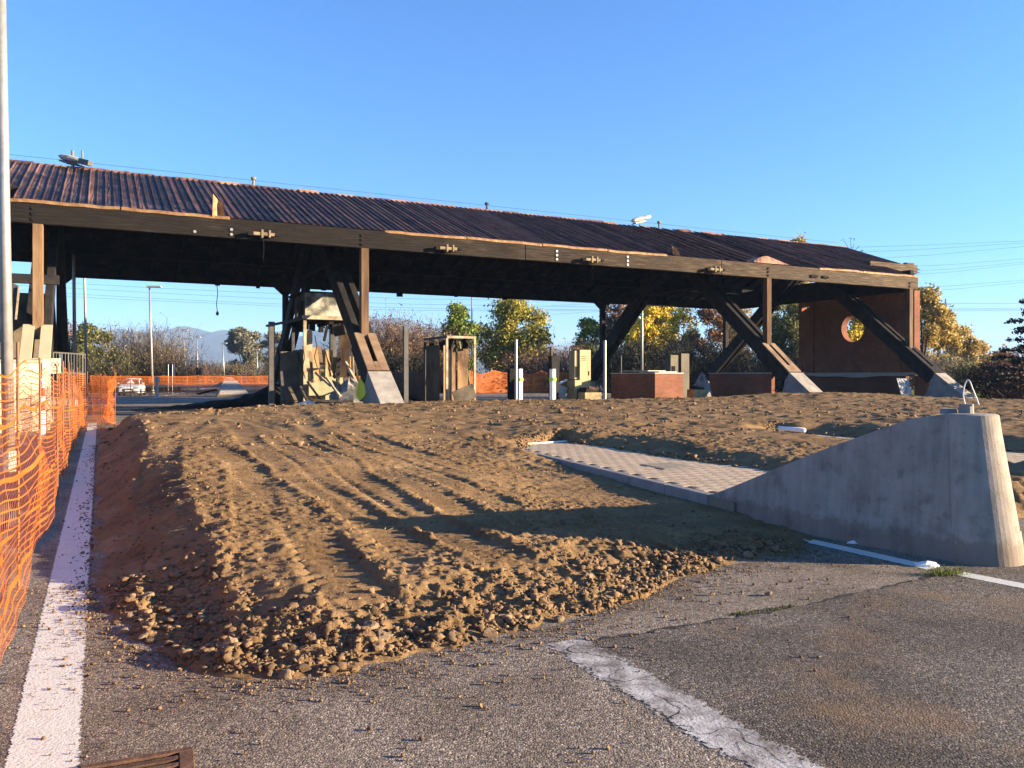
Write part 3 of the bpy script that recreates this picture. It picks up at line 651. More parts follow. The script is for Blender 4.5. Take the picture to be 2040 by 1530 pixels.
# sheets
def roof_mat(name, cols):
    m, n, l, p = nodes_of(name); tc = n.new('ShaderNodeTexCoord'); oi = n.new('ShaderNodeObjectInfo')
    ad = n.new('ShaderNodeVectorMath'); ad.operation = 'MULTIPLY_ADD'; l.new(oi.outputs['Location'], ad.inputs[0]); ad.inputs[1].default_value = (1, 1, 1); l.new(tc.outputs['Object'], ad.inputs[2])
    v = ad.outputs[0]; rnd = oi.outputs['Random']
    mp = n.new('ShaderNodeMapping'); mp.inputs['Scale'].default_value = (1.6, .9, 1); l.new(v, mp.inputs[0])
    f = nz_node(n, l, mp.outputs[0], 1.1, 7, .65)
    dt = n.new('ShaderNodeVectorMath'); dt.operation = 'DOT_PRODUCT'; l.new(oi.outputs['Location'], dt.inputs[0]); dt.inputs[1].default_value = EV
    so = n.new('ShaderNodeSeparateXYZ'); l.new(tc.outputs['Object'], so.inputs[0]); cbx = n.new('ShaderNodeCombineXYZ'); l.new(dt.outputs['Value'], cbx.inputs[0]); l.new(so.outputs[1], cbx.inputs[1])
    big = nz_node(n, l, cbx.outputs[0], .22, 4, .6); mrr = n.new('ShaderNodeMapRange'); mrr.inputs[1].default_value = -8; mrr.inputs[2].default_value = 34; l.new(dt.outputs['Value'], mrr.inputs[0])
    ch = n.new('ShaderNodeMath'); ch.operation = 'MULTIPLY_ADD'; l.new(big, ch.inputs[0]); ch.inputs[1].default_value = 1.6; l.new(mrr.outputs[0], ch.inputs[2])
    soot = ramp(n, l, ch.outputs[0], [(0.62, (1.45, 1.2, 1.05)), (0.80, (.95, .9, .95)), (1.0, (.42, .40, .45))])  # patchy soot; right-end shade of ribs hiding pans is painted into the colour
    s1 = n.new('ShaderNodeMath'); s1.operation = 'MULTIPLY_ADD'; l.new(rnd, s1.inputs[0]); s1.inputs[1].default_value = .34; l.new(f, s1.inputs[2])
    s2 = n.new('ShaderNodeMath'); s2.operation = 'SUBTRACT'; l.new(s1.outputs[0], s2.inputs[0]); s2.inputs[1].default_value = .17
    c = ramp(n, l, s2.outputs[0], cols)
    g = nz_node(n, l, v, 7, 6, .7); c = mixc(n, l, .7, c, ramp(n, l, g, [(0.34, (.45, .43, .46)), (0.6, (1.1, 1.08, 1.05))]), 'MULTIPLY')
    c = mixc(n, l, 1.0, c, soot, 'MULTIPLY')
    l.new(c, p.inputs['Base Color']); p.inputs['Metallic'].default_value = .25; p.inputs['Roughness'].default_value = .55
    b = n.new('ShaderNodeBump'); b.inputs['Strength'].default_value = .3; b.inputs['Distance'].default_value = .03; l.new(nz_node(n, l, v, 3.2, 4), b.inputs['Height']); l.new(b.outputs[0], p.inputs['Normal']); return m
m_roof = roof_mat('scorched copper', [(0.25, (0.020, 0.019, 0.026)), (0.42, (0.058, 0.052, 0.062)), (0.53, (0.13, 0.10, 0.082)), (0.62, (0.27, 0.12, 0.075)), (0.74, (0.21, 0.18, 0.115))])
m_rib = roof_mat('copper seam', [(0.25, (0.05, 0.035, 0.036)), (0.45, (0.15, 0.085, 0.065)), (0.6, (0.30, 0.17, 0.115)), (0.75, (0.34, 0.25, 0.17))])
SD = (DV * 8.5 + ZV * (ZR - ZT)).normalized(); SN = EV.cross(SD).normalized()
if SN.z < 0: SN = -SN
SLEN = math.hypot(8.5, ZR - ZT); PIT = .30
def panel_mesh(seed, s0, s1, buck):
    r = random.Random(seed); mb = MB(); prof = [(0, 0), (.010, .050), (.042, .052), (.054, .0), (.12, 0), (.18, 0), (.24, 0), (.301, 0)]; ns = 9; k = len(prof)
    lap = 3.3 + r.uniform(-.1, .1)
    for i in range(ns + 1):
        s = s0 + (s1 - s0) * i / ns; dx = r.gauss(0, .0025)
        for q, (x, z) in enumerate(prof):
            zz = z + (r.gauss(0, .0035 * buck) if 3 < q < 7 else r.gauss(0, .0015 * buck)) + (.018 if s > lap else 0)
            mb.v.append((x + dx * (1 if 0 < q < 3 else .3), s, zz))
    for i in range(ns):
        for q in range(k - 1): mb.f.append((i * k + q, i * k + q + 1, (i + 1) * k + q + 1, (i + 1) * k + q))
    # underside closed by a thin return at the eave
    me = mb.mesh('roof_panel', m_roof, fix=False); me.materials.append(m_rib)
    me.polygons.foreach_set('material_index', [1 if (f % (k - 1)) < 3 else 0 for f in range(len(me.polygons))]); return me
S22 = 2.2 / 8.5 * SLEN
full = [panel_mesh(i, -.02, SLEN, 1.0 + .8 * (i % 3)) for i in range(10)]; short = [panel_mesh(40 + i, S22, SLEN, 1.2) for i in range(4)]
q0 = wloc(canopy)
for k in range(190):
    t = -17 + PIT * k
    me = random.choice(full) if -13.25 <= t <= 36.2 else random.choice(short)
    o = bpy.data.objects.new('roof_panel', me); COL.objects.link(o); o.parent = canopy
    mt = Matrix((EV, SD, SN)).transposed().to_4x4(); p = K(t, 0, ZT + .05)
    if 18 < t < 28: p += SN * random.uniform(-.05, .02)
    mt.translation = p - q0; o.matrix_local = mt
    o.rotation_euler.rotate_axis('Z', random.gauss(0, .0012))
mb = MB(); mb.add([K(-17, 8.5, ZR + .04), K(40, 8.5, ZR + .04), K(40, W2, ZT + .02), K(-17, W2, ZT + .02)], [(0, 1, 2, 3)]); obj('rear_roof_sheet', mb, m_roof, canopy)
# soffit boarding (dark) under both slopes, rafters and purlins
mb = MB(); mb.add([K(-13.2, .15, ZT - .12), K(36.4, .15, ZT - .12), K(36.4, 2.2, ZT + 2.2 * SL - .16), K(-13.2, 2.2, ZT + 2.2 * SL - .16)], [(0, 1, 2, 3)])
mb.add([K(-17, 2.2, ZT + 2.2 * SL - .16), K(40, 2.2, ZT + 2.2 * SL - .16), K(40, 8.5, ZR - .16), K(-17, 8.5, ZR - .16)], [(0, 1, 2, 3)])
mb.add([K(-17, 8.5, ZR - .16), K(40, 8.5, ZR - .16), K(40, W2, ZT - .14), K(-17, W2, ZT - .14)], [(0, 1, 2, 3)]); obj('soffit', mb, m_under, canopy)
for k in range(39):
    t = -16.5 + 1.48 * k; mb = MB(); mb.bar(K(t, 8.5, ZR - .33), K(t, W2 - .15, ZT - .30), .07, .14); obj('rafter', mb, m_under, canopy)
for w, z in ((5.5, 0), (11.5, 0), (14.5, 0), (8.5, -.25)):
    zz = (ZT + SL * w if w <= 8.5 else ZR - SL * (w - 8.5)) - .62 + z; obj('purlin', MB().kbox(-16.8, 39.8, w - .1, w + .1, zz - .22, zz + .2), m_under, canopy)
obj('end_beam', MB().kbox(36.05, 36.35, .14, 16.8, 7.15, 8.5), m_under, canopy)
obj('gable_truss', MB().kbox(39.3, 39.5, 2.4, 15.0, 8.5, 8.9), m_char, canopy); obj('gable_truss', MB().kbox(-16.6, -16.4, 2.4, 15.0, 8.5, 8.9), m_char, canopy)
# ridge caps
m_cap = M('copper ridge', [(0.10, 0.05, 0.035), (0.30, 0.14, 0.085), (0.42, 0.24, 0.14)], 2.5, rough=.6, metal=.2, rnd=.5, bump=.4, bscale=6)
for k in range(57):
    t = -17 + k; mb = MB(); u = tw
    brk = 17 < t < 30
    if brk and random.random() < .45: continue
    dz = random.gauss(0, .05 if brk else .012); yw = random.gauss(0, .06 if brk else .01)
    c = [K(t, 8.15, ZR - .10 + dz), K(t + 1.0, 8.15 + yw, ZR - .10 + dz), K(t + 1.0, 8.5, ZR + .15 + dz), K(t, 8.5, ZR + .13 + dz), K(t, 8.85, ZR - .08 + dz), K(t + 1.0, 8.85, ZR - .08 + dz)]
    mb.add(c, [(0, 1, 2, 3), (3, 2, 5, 4)]); obj('ridge_cap', mb, m_cap, canopy)
# copper gutter strips left along the eave, torn ends
m_gut = M('bare copper gutter', [(0.16, 0.08, 0.04), (0.30, 0.17, 0.075), (0.42, 0.28, 0.15)], 4, rough=.5, metal=.35, bump=.4, bscale=10)
def gutter(t0, t1, seed):
    r = random.Random(seed); n = max(2, int((t1 - t0) / .6)); mb = MB(); P = [(-.15, ZT - .06), (-.17, ZT + .015), (-.10, ZT + .07), (-.02, ZT + .075)]
    for i in range(n + 1):
        t = t0 + (t1 - t0) * i / n; j = r.gauss(0, .018); k = r.gauss(0, .015)
        for w, z in P: mb.v.append(tuple(K(t, w + j, z + k)))
    for i in range(n):
        for q in range(3): mb.f.append((i * 4 + q, (i + 1) * 4 + q, (i + 1) * 4 + q + 1, i * 4 + q + 1))
    obj('gutter', mb, m_gut, canopy)
for i, (t0, t1) in enumerate(((-13.2, -9.6), (-9.55, -5.6), (.9, 4.8), (4.85, 8.8), (8.85, 12.6), (12.65, 16.35), (27.6, 31.3), (31.35, 36.4))): gutter(t0, t1, i)
for (u, w, sgn, hgt) in ((432, -.1, 1, .95), (1345, -.05, 1, .7)):
    t = tw(u, w); mb = MB(); n = 7
    for i in range(n):
        a = i / (n - 1); x = -.18 + .5 * a
        mb.v.append(tuple(K(t + x, w - .1 + .25 * math.sin(a * 3), ZT - .02))); mb.v.append(tuple(K(t + x * .7, w + .1 + .2 * math.sin(a * 3), ZT + hgt * (1 - .35 * a))))
    for i in range(n - 1): mb.f.append((2 * i, 2 * i + 2, 2 * i + 3, 2 * i + 1))
    obj('torn_gutter', mb, m_gut, canopy)
mb = MB(); t0 = tw(1498, 0)          # flap of sheet folded back near the far post
for i in range(12):
    t = t0 + i * .25; hh = .42 * math.sin(min(1, i / 5) * 1.57) * (1 - max(0, i - 5) / 7)
    mb.v += [tuple(K(t, -.16, ZT + .03)), tuple(K(t, .05, ZT + .06 + hh)), tuple(K(t, .5, ZT + .22 + hh * .6))]
for i in range(11): mb.f += [(3 * i, 3 * i + 3, 3 * i + 4, 3 * i + 1), (3 * i + 1, 3 * i + 4, 3 * i + 5, 3 * i + 2)]
obj('folded_sheet', mb, m_cap, canopy)
# burnt lamp brackets and bolts on the front beam
m_pale = M('pale scorched wood', [(0.08, 0.055, 0.033), (0.19, 0.145, 0.085), (0.28, 0.225, 0.14)], 5, rough=.8)
for i, u in enumerate((525, 892, 1180, 1425)):
    t = tw(u, -.3); z = 7.47
    br = obj('lamp_bracket', MB().kbox(t - .42, t + .45, -.40, -.25, z - .07, z + .07), m_pale, canopy, bevel=.02)
    obj('fitting', MB().kbox(t - .62, t - .42, -.42, -.23, z - .10, z + .05), m_black, br); obj('fitting', MB().kbox(t + .46, t + .62, -.42, -.23, z - .06, z + .06), m_black, br)
    obj('clamp', MB().kbox(t - .10, t - .02, -.43, -.13, z - .16, z + .17).kbox(t + .2, t + .27, -.43, -.13, z - .13, z + .16), m_pale, br)
    if i in (0, 2): obj('loose_wire', MB().tube([K(t, -.3, z - .15), K(t + .01, -.3, z - .6), K(t, -.29, z - 1.15)], .012, 5), m_black, br)
mb = MB(); t = tw(1635, -.2); obj('lamp_bracket', MB().kbox(t - .75, t - .2, -.2, -.13, 7.47, 7.62).kbox(t + .2, t + .7, -.2, -.13, 7.47, 7.62), m_black, canopy)
for u, vs in ((461, 2), (388, 1), (1109, 3), (1250, 3), (66, 3), (721, 3), (1530, 3), (1812, 2)):
    for k in range(vs):
        t = tw(u, -.12); mb = MB(); c = K(t, -.13, ZB + .15 + .2 * k); mb.tube([c + DV * .03, c - DV * .035], .06, 8); obj('bolt', mb, m_galv if u in (461, 388, 1109, 1250) else m_black, canopy)

# ---------------------------------------------------------------- portal frames
m_post = M('scorched post', [(0.035, 0.021, 0.013), (0.11, 0.066, 0.037), (0.19, 0.122, 0.072)], 1.0, spec=.1, rough=.8, bump=.5, bscale=9, stretch=(3, 3, .35))
m_postL = M('browned post', [(0.09, 0.05, 0.026), (0.18, 0.108, 0.056), (0.25, 0.165, 0.09)], 1.0, rough=.8, bump=.5, bscale=9, stretch=(3, 3, .5))
def frame(t, front, shoe_mat, post_mat):
    W = (lambda w: w) if front else (lambda w: W2 - w)
    P = lambda tt, w, z: K(t + tt, W(w), z)
    ax = Vector((.773, .634)); nr = Vector((-.634, .773))            # along the strut, outward face normal, in (w, z)
    f0 = Vector((-2.1, 1.9))
    def S(tt, s, d): q = f0 + ax * s + nr * d; return P(tt, q.x, q.y)
    def sbox(t0, t1, s0, s1, d0, d1, mb=None):
        return (mb or MB()).hexa([S(t0, s0, d0), S(t1, s0, d0), S(t1, s1, d0), S(t0, s1, d0), S(t0, s0, d1), S(t1, s0, d1), S(t1, s1, d1), S(t0, s1, d1)])
    for a, b in ((-.42, -.13), (.13, .42)): obj('strut', sbox(a, b, .03, 13.1, -.82, -.03), m_char, canopy, bevel=.02)
    mb = MB(); sbox(-.475, -.10, .05, 2.62, -.07, .0, mb); sbox(.10, .475, .05, 2.62, -.07, .0, mb); sbox(-.10, .10, .05, .62, -.07, .0, mb)
    sh = obj('steel_shoe', mb, shoe_mat, canopy, bevel=.012)
    mb = MB(); sbox(-.478, -.43, .04, 2.5, -.86, -.072, mb); sbox(.43, .478, .04, 2.5, -.86, -.072, mb); obj('shoe_cheek', mb, m_char, sh)
    obj('post', MB().hexa([P(-.17, -.15, 3.0), P(.17, -.15, 3.0), P(.17, .20, 3.4), P(-.17, .20, 3.4), P(-.17, -.15, ZB), P(.17, -.15, ZB), P(.17, .20, ZB), P(-.17, .20, ZB)]), post_mat, canopy, bevel=.015)
    prof = [(-4.66, -.02), (-2.13, 1.87), (-1.78, 1.42), (-1.72, 1.05), (-1.55, .66), (-1.22, .33), (-.7, .10), (-.1, -.02)]
    o = obj('footing', MB().prism([P(-.5, w, z) for w, z in prof], [P(.5, w, z) for w, z in prof]), m_conc, canopy, bevel=.02)
    obj('hinge_pin', MB().tube([P(-.56, -1.93, 1.60), P(.56, -1.93, 1.60)], .07, 8), m_dark, sh)
FR = [(-12.3, m_cream, m_postL), (0.0, m_tan, m_post), (23.6, m_tan, m_post), (35.75, m_char, m_post)]
for t, sm, pm in FR:
    for front in (True, False):
        frame(t, front, sm if front else m_char, pm if front else m_char)
    obj('tie_beam', MB().kbox(t - .12, t + .12, 3.8, 13.2, 7.3, 7.75), m_under, canopy)
    for w0, w1 in ((5.6, 8.5), (11.4, 8.5)): obj('brace', MB().bar(K(t, w0, 7.7), K(t, w1, ZR - .9), .1, .14), m_under, canopy)
    for side in (0, W2):     # knee pieces below the beams
        for sg in (-1, 1): obj('knee', MB().prism([K(t + sg * .18, side - .1, ZB), K(t + sg * .75, side - .1, ZB), K(t + sg * .18, side - .1, ZB - .5)], [K(t + sg * .18, side + .1, ZB), K(t + sg * .75, side + .1, ZB), K(t + sg * .18, side + .1, ZB - .5)]), m_char, canopy) if side else None
# hanging strips and a dangling lamp under the far eave
for u in (428, 510, 640, 790, 905, 1000):
    t = tw(u, W2 - .2); obj('hanging_scrap', MB().kbox(t, t + random.uniform(.2, .5), W2 - .25, W2 - .18, ZB - random.uniform(.12, .3), ZB), m_black, canopy)
t = tw(432, W2 - .3); dl_ = obj('dangling_cable', MB().tube([K(t, W2 - .3, 7.2), K(t + .05, W2 - .3, 6.6), K(t - .02, W2 - .3, 6.0), K(t + .03, W2 - .3, 5.5)], .022, 5), m_black, canopy)
obj('lamp_socket', MB().tube([K(t + .03, W2 - .3, 5.55), K(t + .03, W2 - .3, 5.40), K(t + .03, W2 - .3, 5.3)], [.05, .1, .04], 8), m_black, dl_)
# lightning wire with its little posts
wp = []
for u in (18, 505, 970, 1313): 
    t = tw(u, 8.5); wp.append(t)
    if u > 20: obj('wire_post', MB().tube([K(t, 8.5, ZR + .1), K(t, 8.5, ZR + .42)], .06, 8).tube([K(t, 8.5, ZR + .40), K(t, 8.5, ZR + .52)], .13, 8), m_pale if u != 970 else m_dark, canopy)
pts = [K(t, 8.5, ZR + .36) for t in np.linspace(-17, 39, 40)]; obj('lightning_wire', MB().tube(pts, .009, 4), m_dark, canopy)

# ================================================================== things on and around the canopy
m_lampbody = M('floodlight housing', [(0.05, 0.055, 0.06), (0.12, 0.125, 0.12)], 5, rough=.5)
m_palegrey = M('pale grey metal', [(0.28, 0.27, 0.235), (0.38, 0.365, 0.32)], 4, rough=.55)
def floodlight(u, yaw, tilt, lab, w=8.5, dz=0.0):
    t = tw(u, w); p = K(t, w, ZR + .12 + dz); root = thing('rooftop_floodlight', lab, 'floodlight', p, 'floodlights on the canopy ridge')
    c = p + ZV * .42; ca, sa = math.cos(yaw), math.sin(yaw); X = (EV * ca + DV * sa); ct, st = math.cos(tilt), math.sin(tilt); X2 = X * ct + ZV * st; Z2 = -X * st + ZV * ct; Y2 = Z2.cross(X2)
    mb = MB(); prof = [(-.75, .04, .10), (-.6, .13, .17), (-.2, .17, .22), (.2, .14, .22), (.35, .12, .2)]; rings = []
    for x, hz, hy in prof: rings.append([c + X2 * x + Y2 * (hy * math.cos(a)) + Z2 * (hz * math.sin(a)) for a in [2 * math.pi * k / 10 for k in range(10)]])
    for a_, b_ in zip(rings[:-1], rings[1:]): mb.prism(a_, b_)
    obj('housing', mb, m_palegrey, root)
    obj('ballast_box', MB().box(c + X2 * .62, X2 * .26, Y2 * .17, Z2 * .12), m_lampbody, root, bevel=.02)
    obj('lens', MB().box(c - X2 * .15 - Z2 * .2, X2 * .45, Y2 * .17, Z2 * .04), m_lampbody, root)
    obj('bracket', MB().bar(c - X2 * .3 - Z2 * .25, c + X2 * .6 - Z2 * .22, .03, .03).bar(p - ZV * .1, c - Z2 * .1, .03, .03), m_dark, root)
floodlight(1275, .15, .28, 'grey floodlight tilted up on the torn middle of the roof ridge')
floodlight(147, -.6, -.25, 'dark and white floodlight hunched on the ridge above the rust red panels', dz=-.1)

# ---- brick
def brick_mat(name, c1, c2, mortar):
    m, n, l, p = nodes_of(name); tc = n.new('ShaderNodeTexCoord'); g = n.new('ShaderNodeNewGeometry')
    rot = n.new('ShaderNodeMapping'); rot.inputs['Rotation'].default_value = (0, 0, -math.atan2(EV.y, EV.x)); l.new(g.outputs['Position'], rot.inputs[0])
    s = n.new('ShaderNodeSeparateXYZ'); l.new(rot.outputs[0], s.inputs[0]); a = n.new('ShaderNodeMath'); a.operation = 'ADD'; l.new(s.outputs[0], a.inputs[0]); l.new(s.outputs[1], a.inputs[1])
    cb = n.new('ShaderNodeCombineXYZ'); l.new(a.outputs[0], cb.inputs[0]); l.new(s.outputs[2], cb.inputs[1])
    b = n.new('ShaderNodeTexBrick'); b.inputs['Scale'].default_value = 1; b.inputs['Brick Width'].default_value = .26; b.inputs['Row Height'].default_value = .075; b.inputs['Mortar Size'].default_value = .008
    b.inputs['Color1'].default_value = (*c1, 1); b.inputs['Color2'].default_value = (*c2, 1); b.inputs['Mortar'].default_value = (*mortar, 1); l.new(cb.outputs[0], b.inputs['Vector'])
    c = mixc(n, l, .6, b.outputs['Color'], ramp(n, l, nz_node(n, l, g.outputs['Position'], .8, 5), [(0.35, (.6, .58, .56)), (0.65, (1.1, 1.05, 1))]), 'MULTIPLY')
    l.new(c, p.inputs['Base Color']); p.inputs['Roughness'].default_value = .9
    bp = n.new('ShaderNodeBump'); bp.inputs['Strength'].default_value = .6; bp.inputs['Distance'].default_value = .01; bp.invert = True; l.new(b.outputs['Fac'], bp.inputs['Height']); l.new(bp.outputs[0], p.inputs['Normal']); return m
m_brick = brick_mat('red brick', (0.20, 0.075, 0.04), (0.26, 0.105, 0.06), (0.20, 0.145, 0.105))
m_brickd = brick_mat('smoked brick', (0.15, 0.065, 0.042), (0.19, 0.085, 0.055), (0.15, 0.115, 0.09))
m_slate = M('pale slab', [(0.30, 0.32, 0.31), (0.45, 0.46, 0.43)], 3, rough=.6)
def brick_block(u, w, te, wd, top, lab, mat, coping=True):
    t = tw(u, w); root = thing('brick_plinth', lab, 'brick wall', K(t + te / 2, w + wd / 2, 0))
    obj('brickwork', MB().kbox(t, t + te, w, w + wd, -.02, top), mat, root)
    if coping: obj('coping', MB().kbox(t - .03, t + te + .03, w - .03, w + wd + .03, top + .002, top + .05), m_slate if mat is m_brick else m_dark, root)
    return root
bb = brick_block(1305, 0.0, 1.85, 4.1, 1.80, 'low red brick plinth with pale slabs lying on top', m_brick)
bb2 = brick_block(1537, -0.6, .25, 5.2, 1.82, 'long smoked brick plinth beside the third concrete footing', m_brick)
bb3 = brick_block(845, 6.5, .3, 5.5, 1.85, 'sooty brick plinth behind the collapsed wooden booth', m_brickd)
# slabs resting on the first plinth
t0 = tw(1305, 0)
for i, (dt, w0, w1, z, lab, m) in enumerate(((.55, .4, 2.2, 1.87, 'pale green glass sheet lying across the brick plinth', m_slate), (.2, .9, 3.6, 1.93, 'grey slab stacked on the green sheet on the plinth', m_palegrey))):
    tag(obj('slab', MB().kbox(t0 + dt, t0 + dt + 1.2, w0, w1, z, z + .05), M('greenish glass', [(0.24, 0.33, 0.31), (0.36, 0.45, 0.42)], 3, rough=.3) if i == 0 else m), lab, 'slab')
# ---- tall wall with the round opening
wt = 37.6; root = thing('brick_gable_wall', 'tall red brick wall with a round porthole under the canopy end', 'brick wall', K(wt, 5.8, 0))
cw, cz, cr = 5.9, 5.1, .98; N = 40
ring = []
def wall_face(tt):
    out_, inn = [], []
    for k in range(N):
        a = 2 * math.pi * k / N; c, s = math.cos(a), math.sin(a); inn.append(K(tt, cw + cr * c, cz + cr * s))
        w0, w1, z0, z1 = 1.3, 10.6, 1.88, 7.0
        sc = min((w1 - cw) / c if c > 1e-6 else 1e9, (w0 - cw) / c if c < -1e-6 else 1e9, (z1 - cz) / s if s > 1e-6 else 1e9, (z0 - cz) / s if s < -1e-6 else 1e9)
        out_.append(K(tt, cw + sc * c, cz + sc * s))
    return inn, out_
i0, o0 = wall_face(wt); i1, o1 = wall_face(wt + .55); mb = MB(); mb.add(i0 + o0 + i1 + o1, [(k, (k + 1) % N, N + (k + 1) % N, N + k) for k in range(N)] + [(2 * N + k, 3 * N + k, 3 * N + (k + 1) % N, 2 * N + (k + 1) % N) for k in range(N)] + [(k, 2 * N + k, 2 * N + (k + 1) % N, (k + 1) % N) for k in range(N)])
# straight outer box closing (corners of the panel)
for w0, w1, z0, z1 in ((1.3, 10.6, 6.995, 7.35), (1.3, 10.6, 1.70, 1.885)): mb.kbox(wt, wt + .55, w0, w1, z0, z1)
mb.kbox(wt, wt + .55, 1.0, 1.303, 1.7, 7.35); mb.kbox(wt, wt + .55, 10.597, 10.9, 1.7, 7.35)
for (w0, z0) in ((.55, 1.88), (.55, 7.0), (10.6, 1.88), (10.6, 7.0)): pass
obj('brickwork', mb, m_brick, root)
for w in (9.4, 2.0): obj('pilaster', MB().kbox(wt - .10, wt - .002, w, w + .35, 1.9, 7.3), m_brick, root)
obj('pier', MB().kbox(wt, wt + .55, -.1, 1.0, -.02, 1.69), m_brick, root)
obj('lower_wall', MB().kbox(wt + .3, wt + .7, 1.9, 10.6, -.02, 1.69), m_brickd, root)
mb = MB(); n = 16
for i in range(n + 1):
    a = i / n; sag = .18 * math.sin(a * math.pi) + .04 * math.sin(a * 17); mb.v += [tuple(K(wt - .12, .9 + 9.6 * a, 1.92)), tuple(K(wt - .16, .9 + 9.6 * a, 1.78 - sag))]
for i in range(n): mb.f.append((2 * i, 2 * i + 2, 2 * i + 3, 2 * i + 1))
obj('sagging_flashing', mb, m_palegrey, root)
# soot-marked panel leaning by the last footing
t = tw(1800, .2); tag(obj('leaning_panel', MB().hexa([K(t - .3, .0, .1), K(t + .95, .2, .1), K(t + .95, .25, .1), K(t - .3, .05, .1), K(t - .45, .35, 1.55), K(t + .95, .55, 1.5), K(t + .95, .6, 1.5), K(t - .45, .4, 1.55)]), M('sooty white panel', [(0.10, 0.10, 0.10), (0.35, 0.36, 0.37), (0.5, 0.5, 0.5)], 3, rough=.7)), 'soot stained white panel leaning between wall and last footing', 'panel')

# ---- bollards, poles
m_green = M('lime tape', [(0.30, 0.62, 0.04), (0.36, 0.7, 0.06)], 3, rough=.5)
for i, (u, lab) in enumerate(((1035, 'white plastic bollard with lime band beside the thin silver pole'), (1101, 'white plastic bollard with lime band before the charred stump'))):
    t = tw(u, -.3); p = K(t, -.3, .15); root = thing('lane_bollard', lab, 'bollard', p, 'white bollards at the lane edge')
    mb = MB(); n = 12; prof = []
    for k in range(n):
        a = 2 * math.pi * k / n; r = .17 if k % 2 else .145; prof.append((r * math.cos(a), r * math.sin(a)))
    mb.prism([p + Vector((x, y, 0)) for x, y in prof], [p + Vector((x, y, 1.86)) for x, y in prof]); obj('column', mb, m_white, root)
    mb = MB(); mb.tube([p + ZV * 1.28, p + ZV * 1.43], .178, 14); obj('reflective_band', mb, m_green, root)
def pole(u, w, z1, r, mat, lab, name='steel_post', square=False, z0=0.0, cap=True):
    t = tw(u, w); p = K(t, w, z0); root = thing(name, lab, 'post', p)
    if square: obj('shaft', MB().kbox(t - r, t + r, w - r, w + r, z0, z1), mat, root)
    else: obj('shaft', MB().tube([p, K(t, w, z1)], r, 10), mat, root, smooth=False)
    obj('foot_plate', MB().kbox(t - r * 1.9, t + r * 1.9, w - r * 1.9, w + r * 1.9, z0, z0 + .05), mat, root)
    return root
m_postgrey = M('smoked steel post', [(0.05, 0.048, 0.045), (0.10, 0.095, 0.085)], 3, rough=.6)
pole(541, 5.0, 4.25, .13, m_postgrey, 'dark square steel post left of the burnt booth', square=True)
pole(808, 3.0, 4.1, .11, m_postgrey, 'grey square steel post before the sooty brick plinth', square=True)
pole(663, 9.0, 4.3, .16, m_postgrey, 'grey square steel post behind the burnt booth roof', square=True)
pole(1028, -.35, 3.4, .07, m_galv, 'thin silver pole next to a white bollard')
pole(1205, -1.4, 3.4, .07, m_galv, 'thin silver pole at the left corner of the brick plinth')
pole(1237, 6.0, 3.3, .05, m_dark, 'thin black rod rising behind the brick plinth')
pole(1098, 2.5, 3.2, .07, m_dark, 'thin black pipe above the charred stump')
tag(obj('charred_stump', (lambda t: MB().hexa([K(t - .15, 1.2, .1), K(t + .2, 1.2, .1), K(t + .2, 1.6, .1), K(t - .15, 1.6, .1), K(t - .22, 1.2, 2.7), K(t + .32, 1.25, 2.75), K(t + .3, 1.6, 2.75), K(t - .2, 1.6, 2.7)]))(tw(1104, 1.3)), m_char, bevel=.03), 'charred ticket machine stump behind a white bollard', 'machine stump')
pole(1018, 8, 2.1, .16, m_black, 'short black burnt column in front of the far netting', square=True)

# ---- cabinets
m_boardc = M('soot smear', [(0.05, 0.04, 0.03), (0.2, 0.16, 0.09)], 4, rough=.8)
def cabinet(u, w, parts, lab, mat):
    t = tw(u, w); root = thing('electrical_cabinet', lab, 'cabinet', K(t, w, 0))
    for nm, t0, t1, w0, w1, z0, z1, m in parts: obj(nm, MB().kbox(t + t0, t + t1, w + w0, w + w1, z0, z1), m or mat, root, bevel=.015 if nm != 'window' else 0)
    return root
m_cab = M('yellowed cabinet paint', [(0.33, 0.25, 0.115), (0.41, 0.325, 0.165)], 1.2, rough=.6, bump=.05)
m_cabd = M('smoked cabinet paint', [(0.05, 0.042, 0.03), (0.15, 0.125, 0.085)], .8, rough=.7)
cabinet(1166, 3.0, (('body', -.35, .35, 0, .8, .55, 3.1, None), ('side_box', -.62, -.36, .1, .7, 1.5, 3.05, None), ('window', -.55, -.43, .07, .1, 1.6, 2.2, m_black), ('lower_box', -.85, -.42, -.3, .5, .1, 1.45, None), ('broken_terminal', -.72, -.18, -.62, -.32, .45, 1.0, m_dark), ('door_seam', .17, .18, -.006, -.002, .6, 3.05, m_postgrey), ('vent', -.25, .05, -.012, -.003, 2.72, 2.76, m_postgrey), ('vent', -.25, .05, -.012, -.003, 2.62, 2.66, m_postgrey), ('vent', -.25, .05, -.012, -.003, 2.52, 2.56, m_postgrey), ('handle', .22, .25, -.04, -.003, 1.7, 1.95, m_dark), ('plinth', -.38, .38, -.02, .82, .0, .54, m_postgrey), ('soot_plate', -.2, .1, -.010, -.004, .6, 1.05, m_boardc)), 'tall yellowed electrical cabinets beside the far strut', m_cab)
cabinet(1362, 6.0, (('body', -.2, .45, 0, .8, .1, 3.1, None), ('side_box', -.95, -.21, .1, .7, 1.7, 3.0, None), ('window', -.85, -.6, .07, .1, 1.7, 2.3, m_black)), 'smoke darkened cabinet behind the brick plinth', m_cabd)
m_cabs = M('stained crate', [(0.08, 0.06, 0.035), (0.25, 0.19, 0.09), (0.36, 0.28, 0.14)], 2.5, rough=.7)
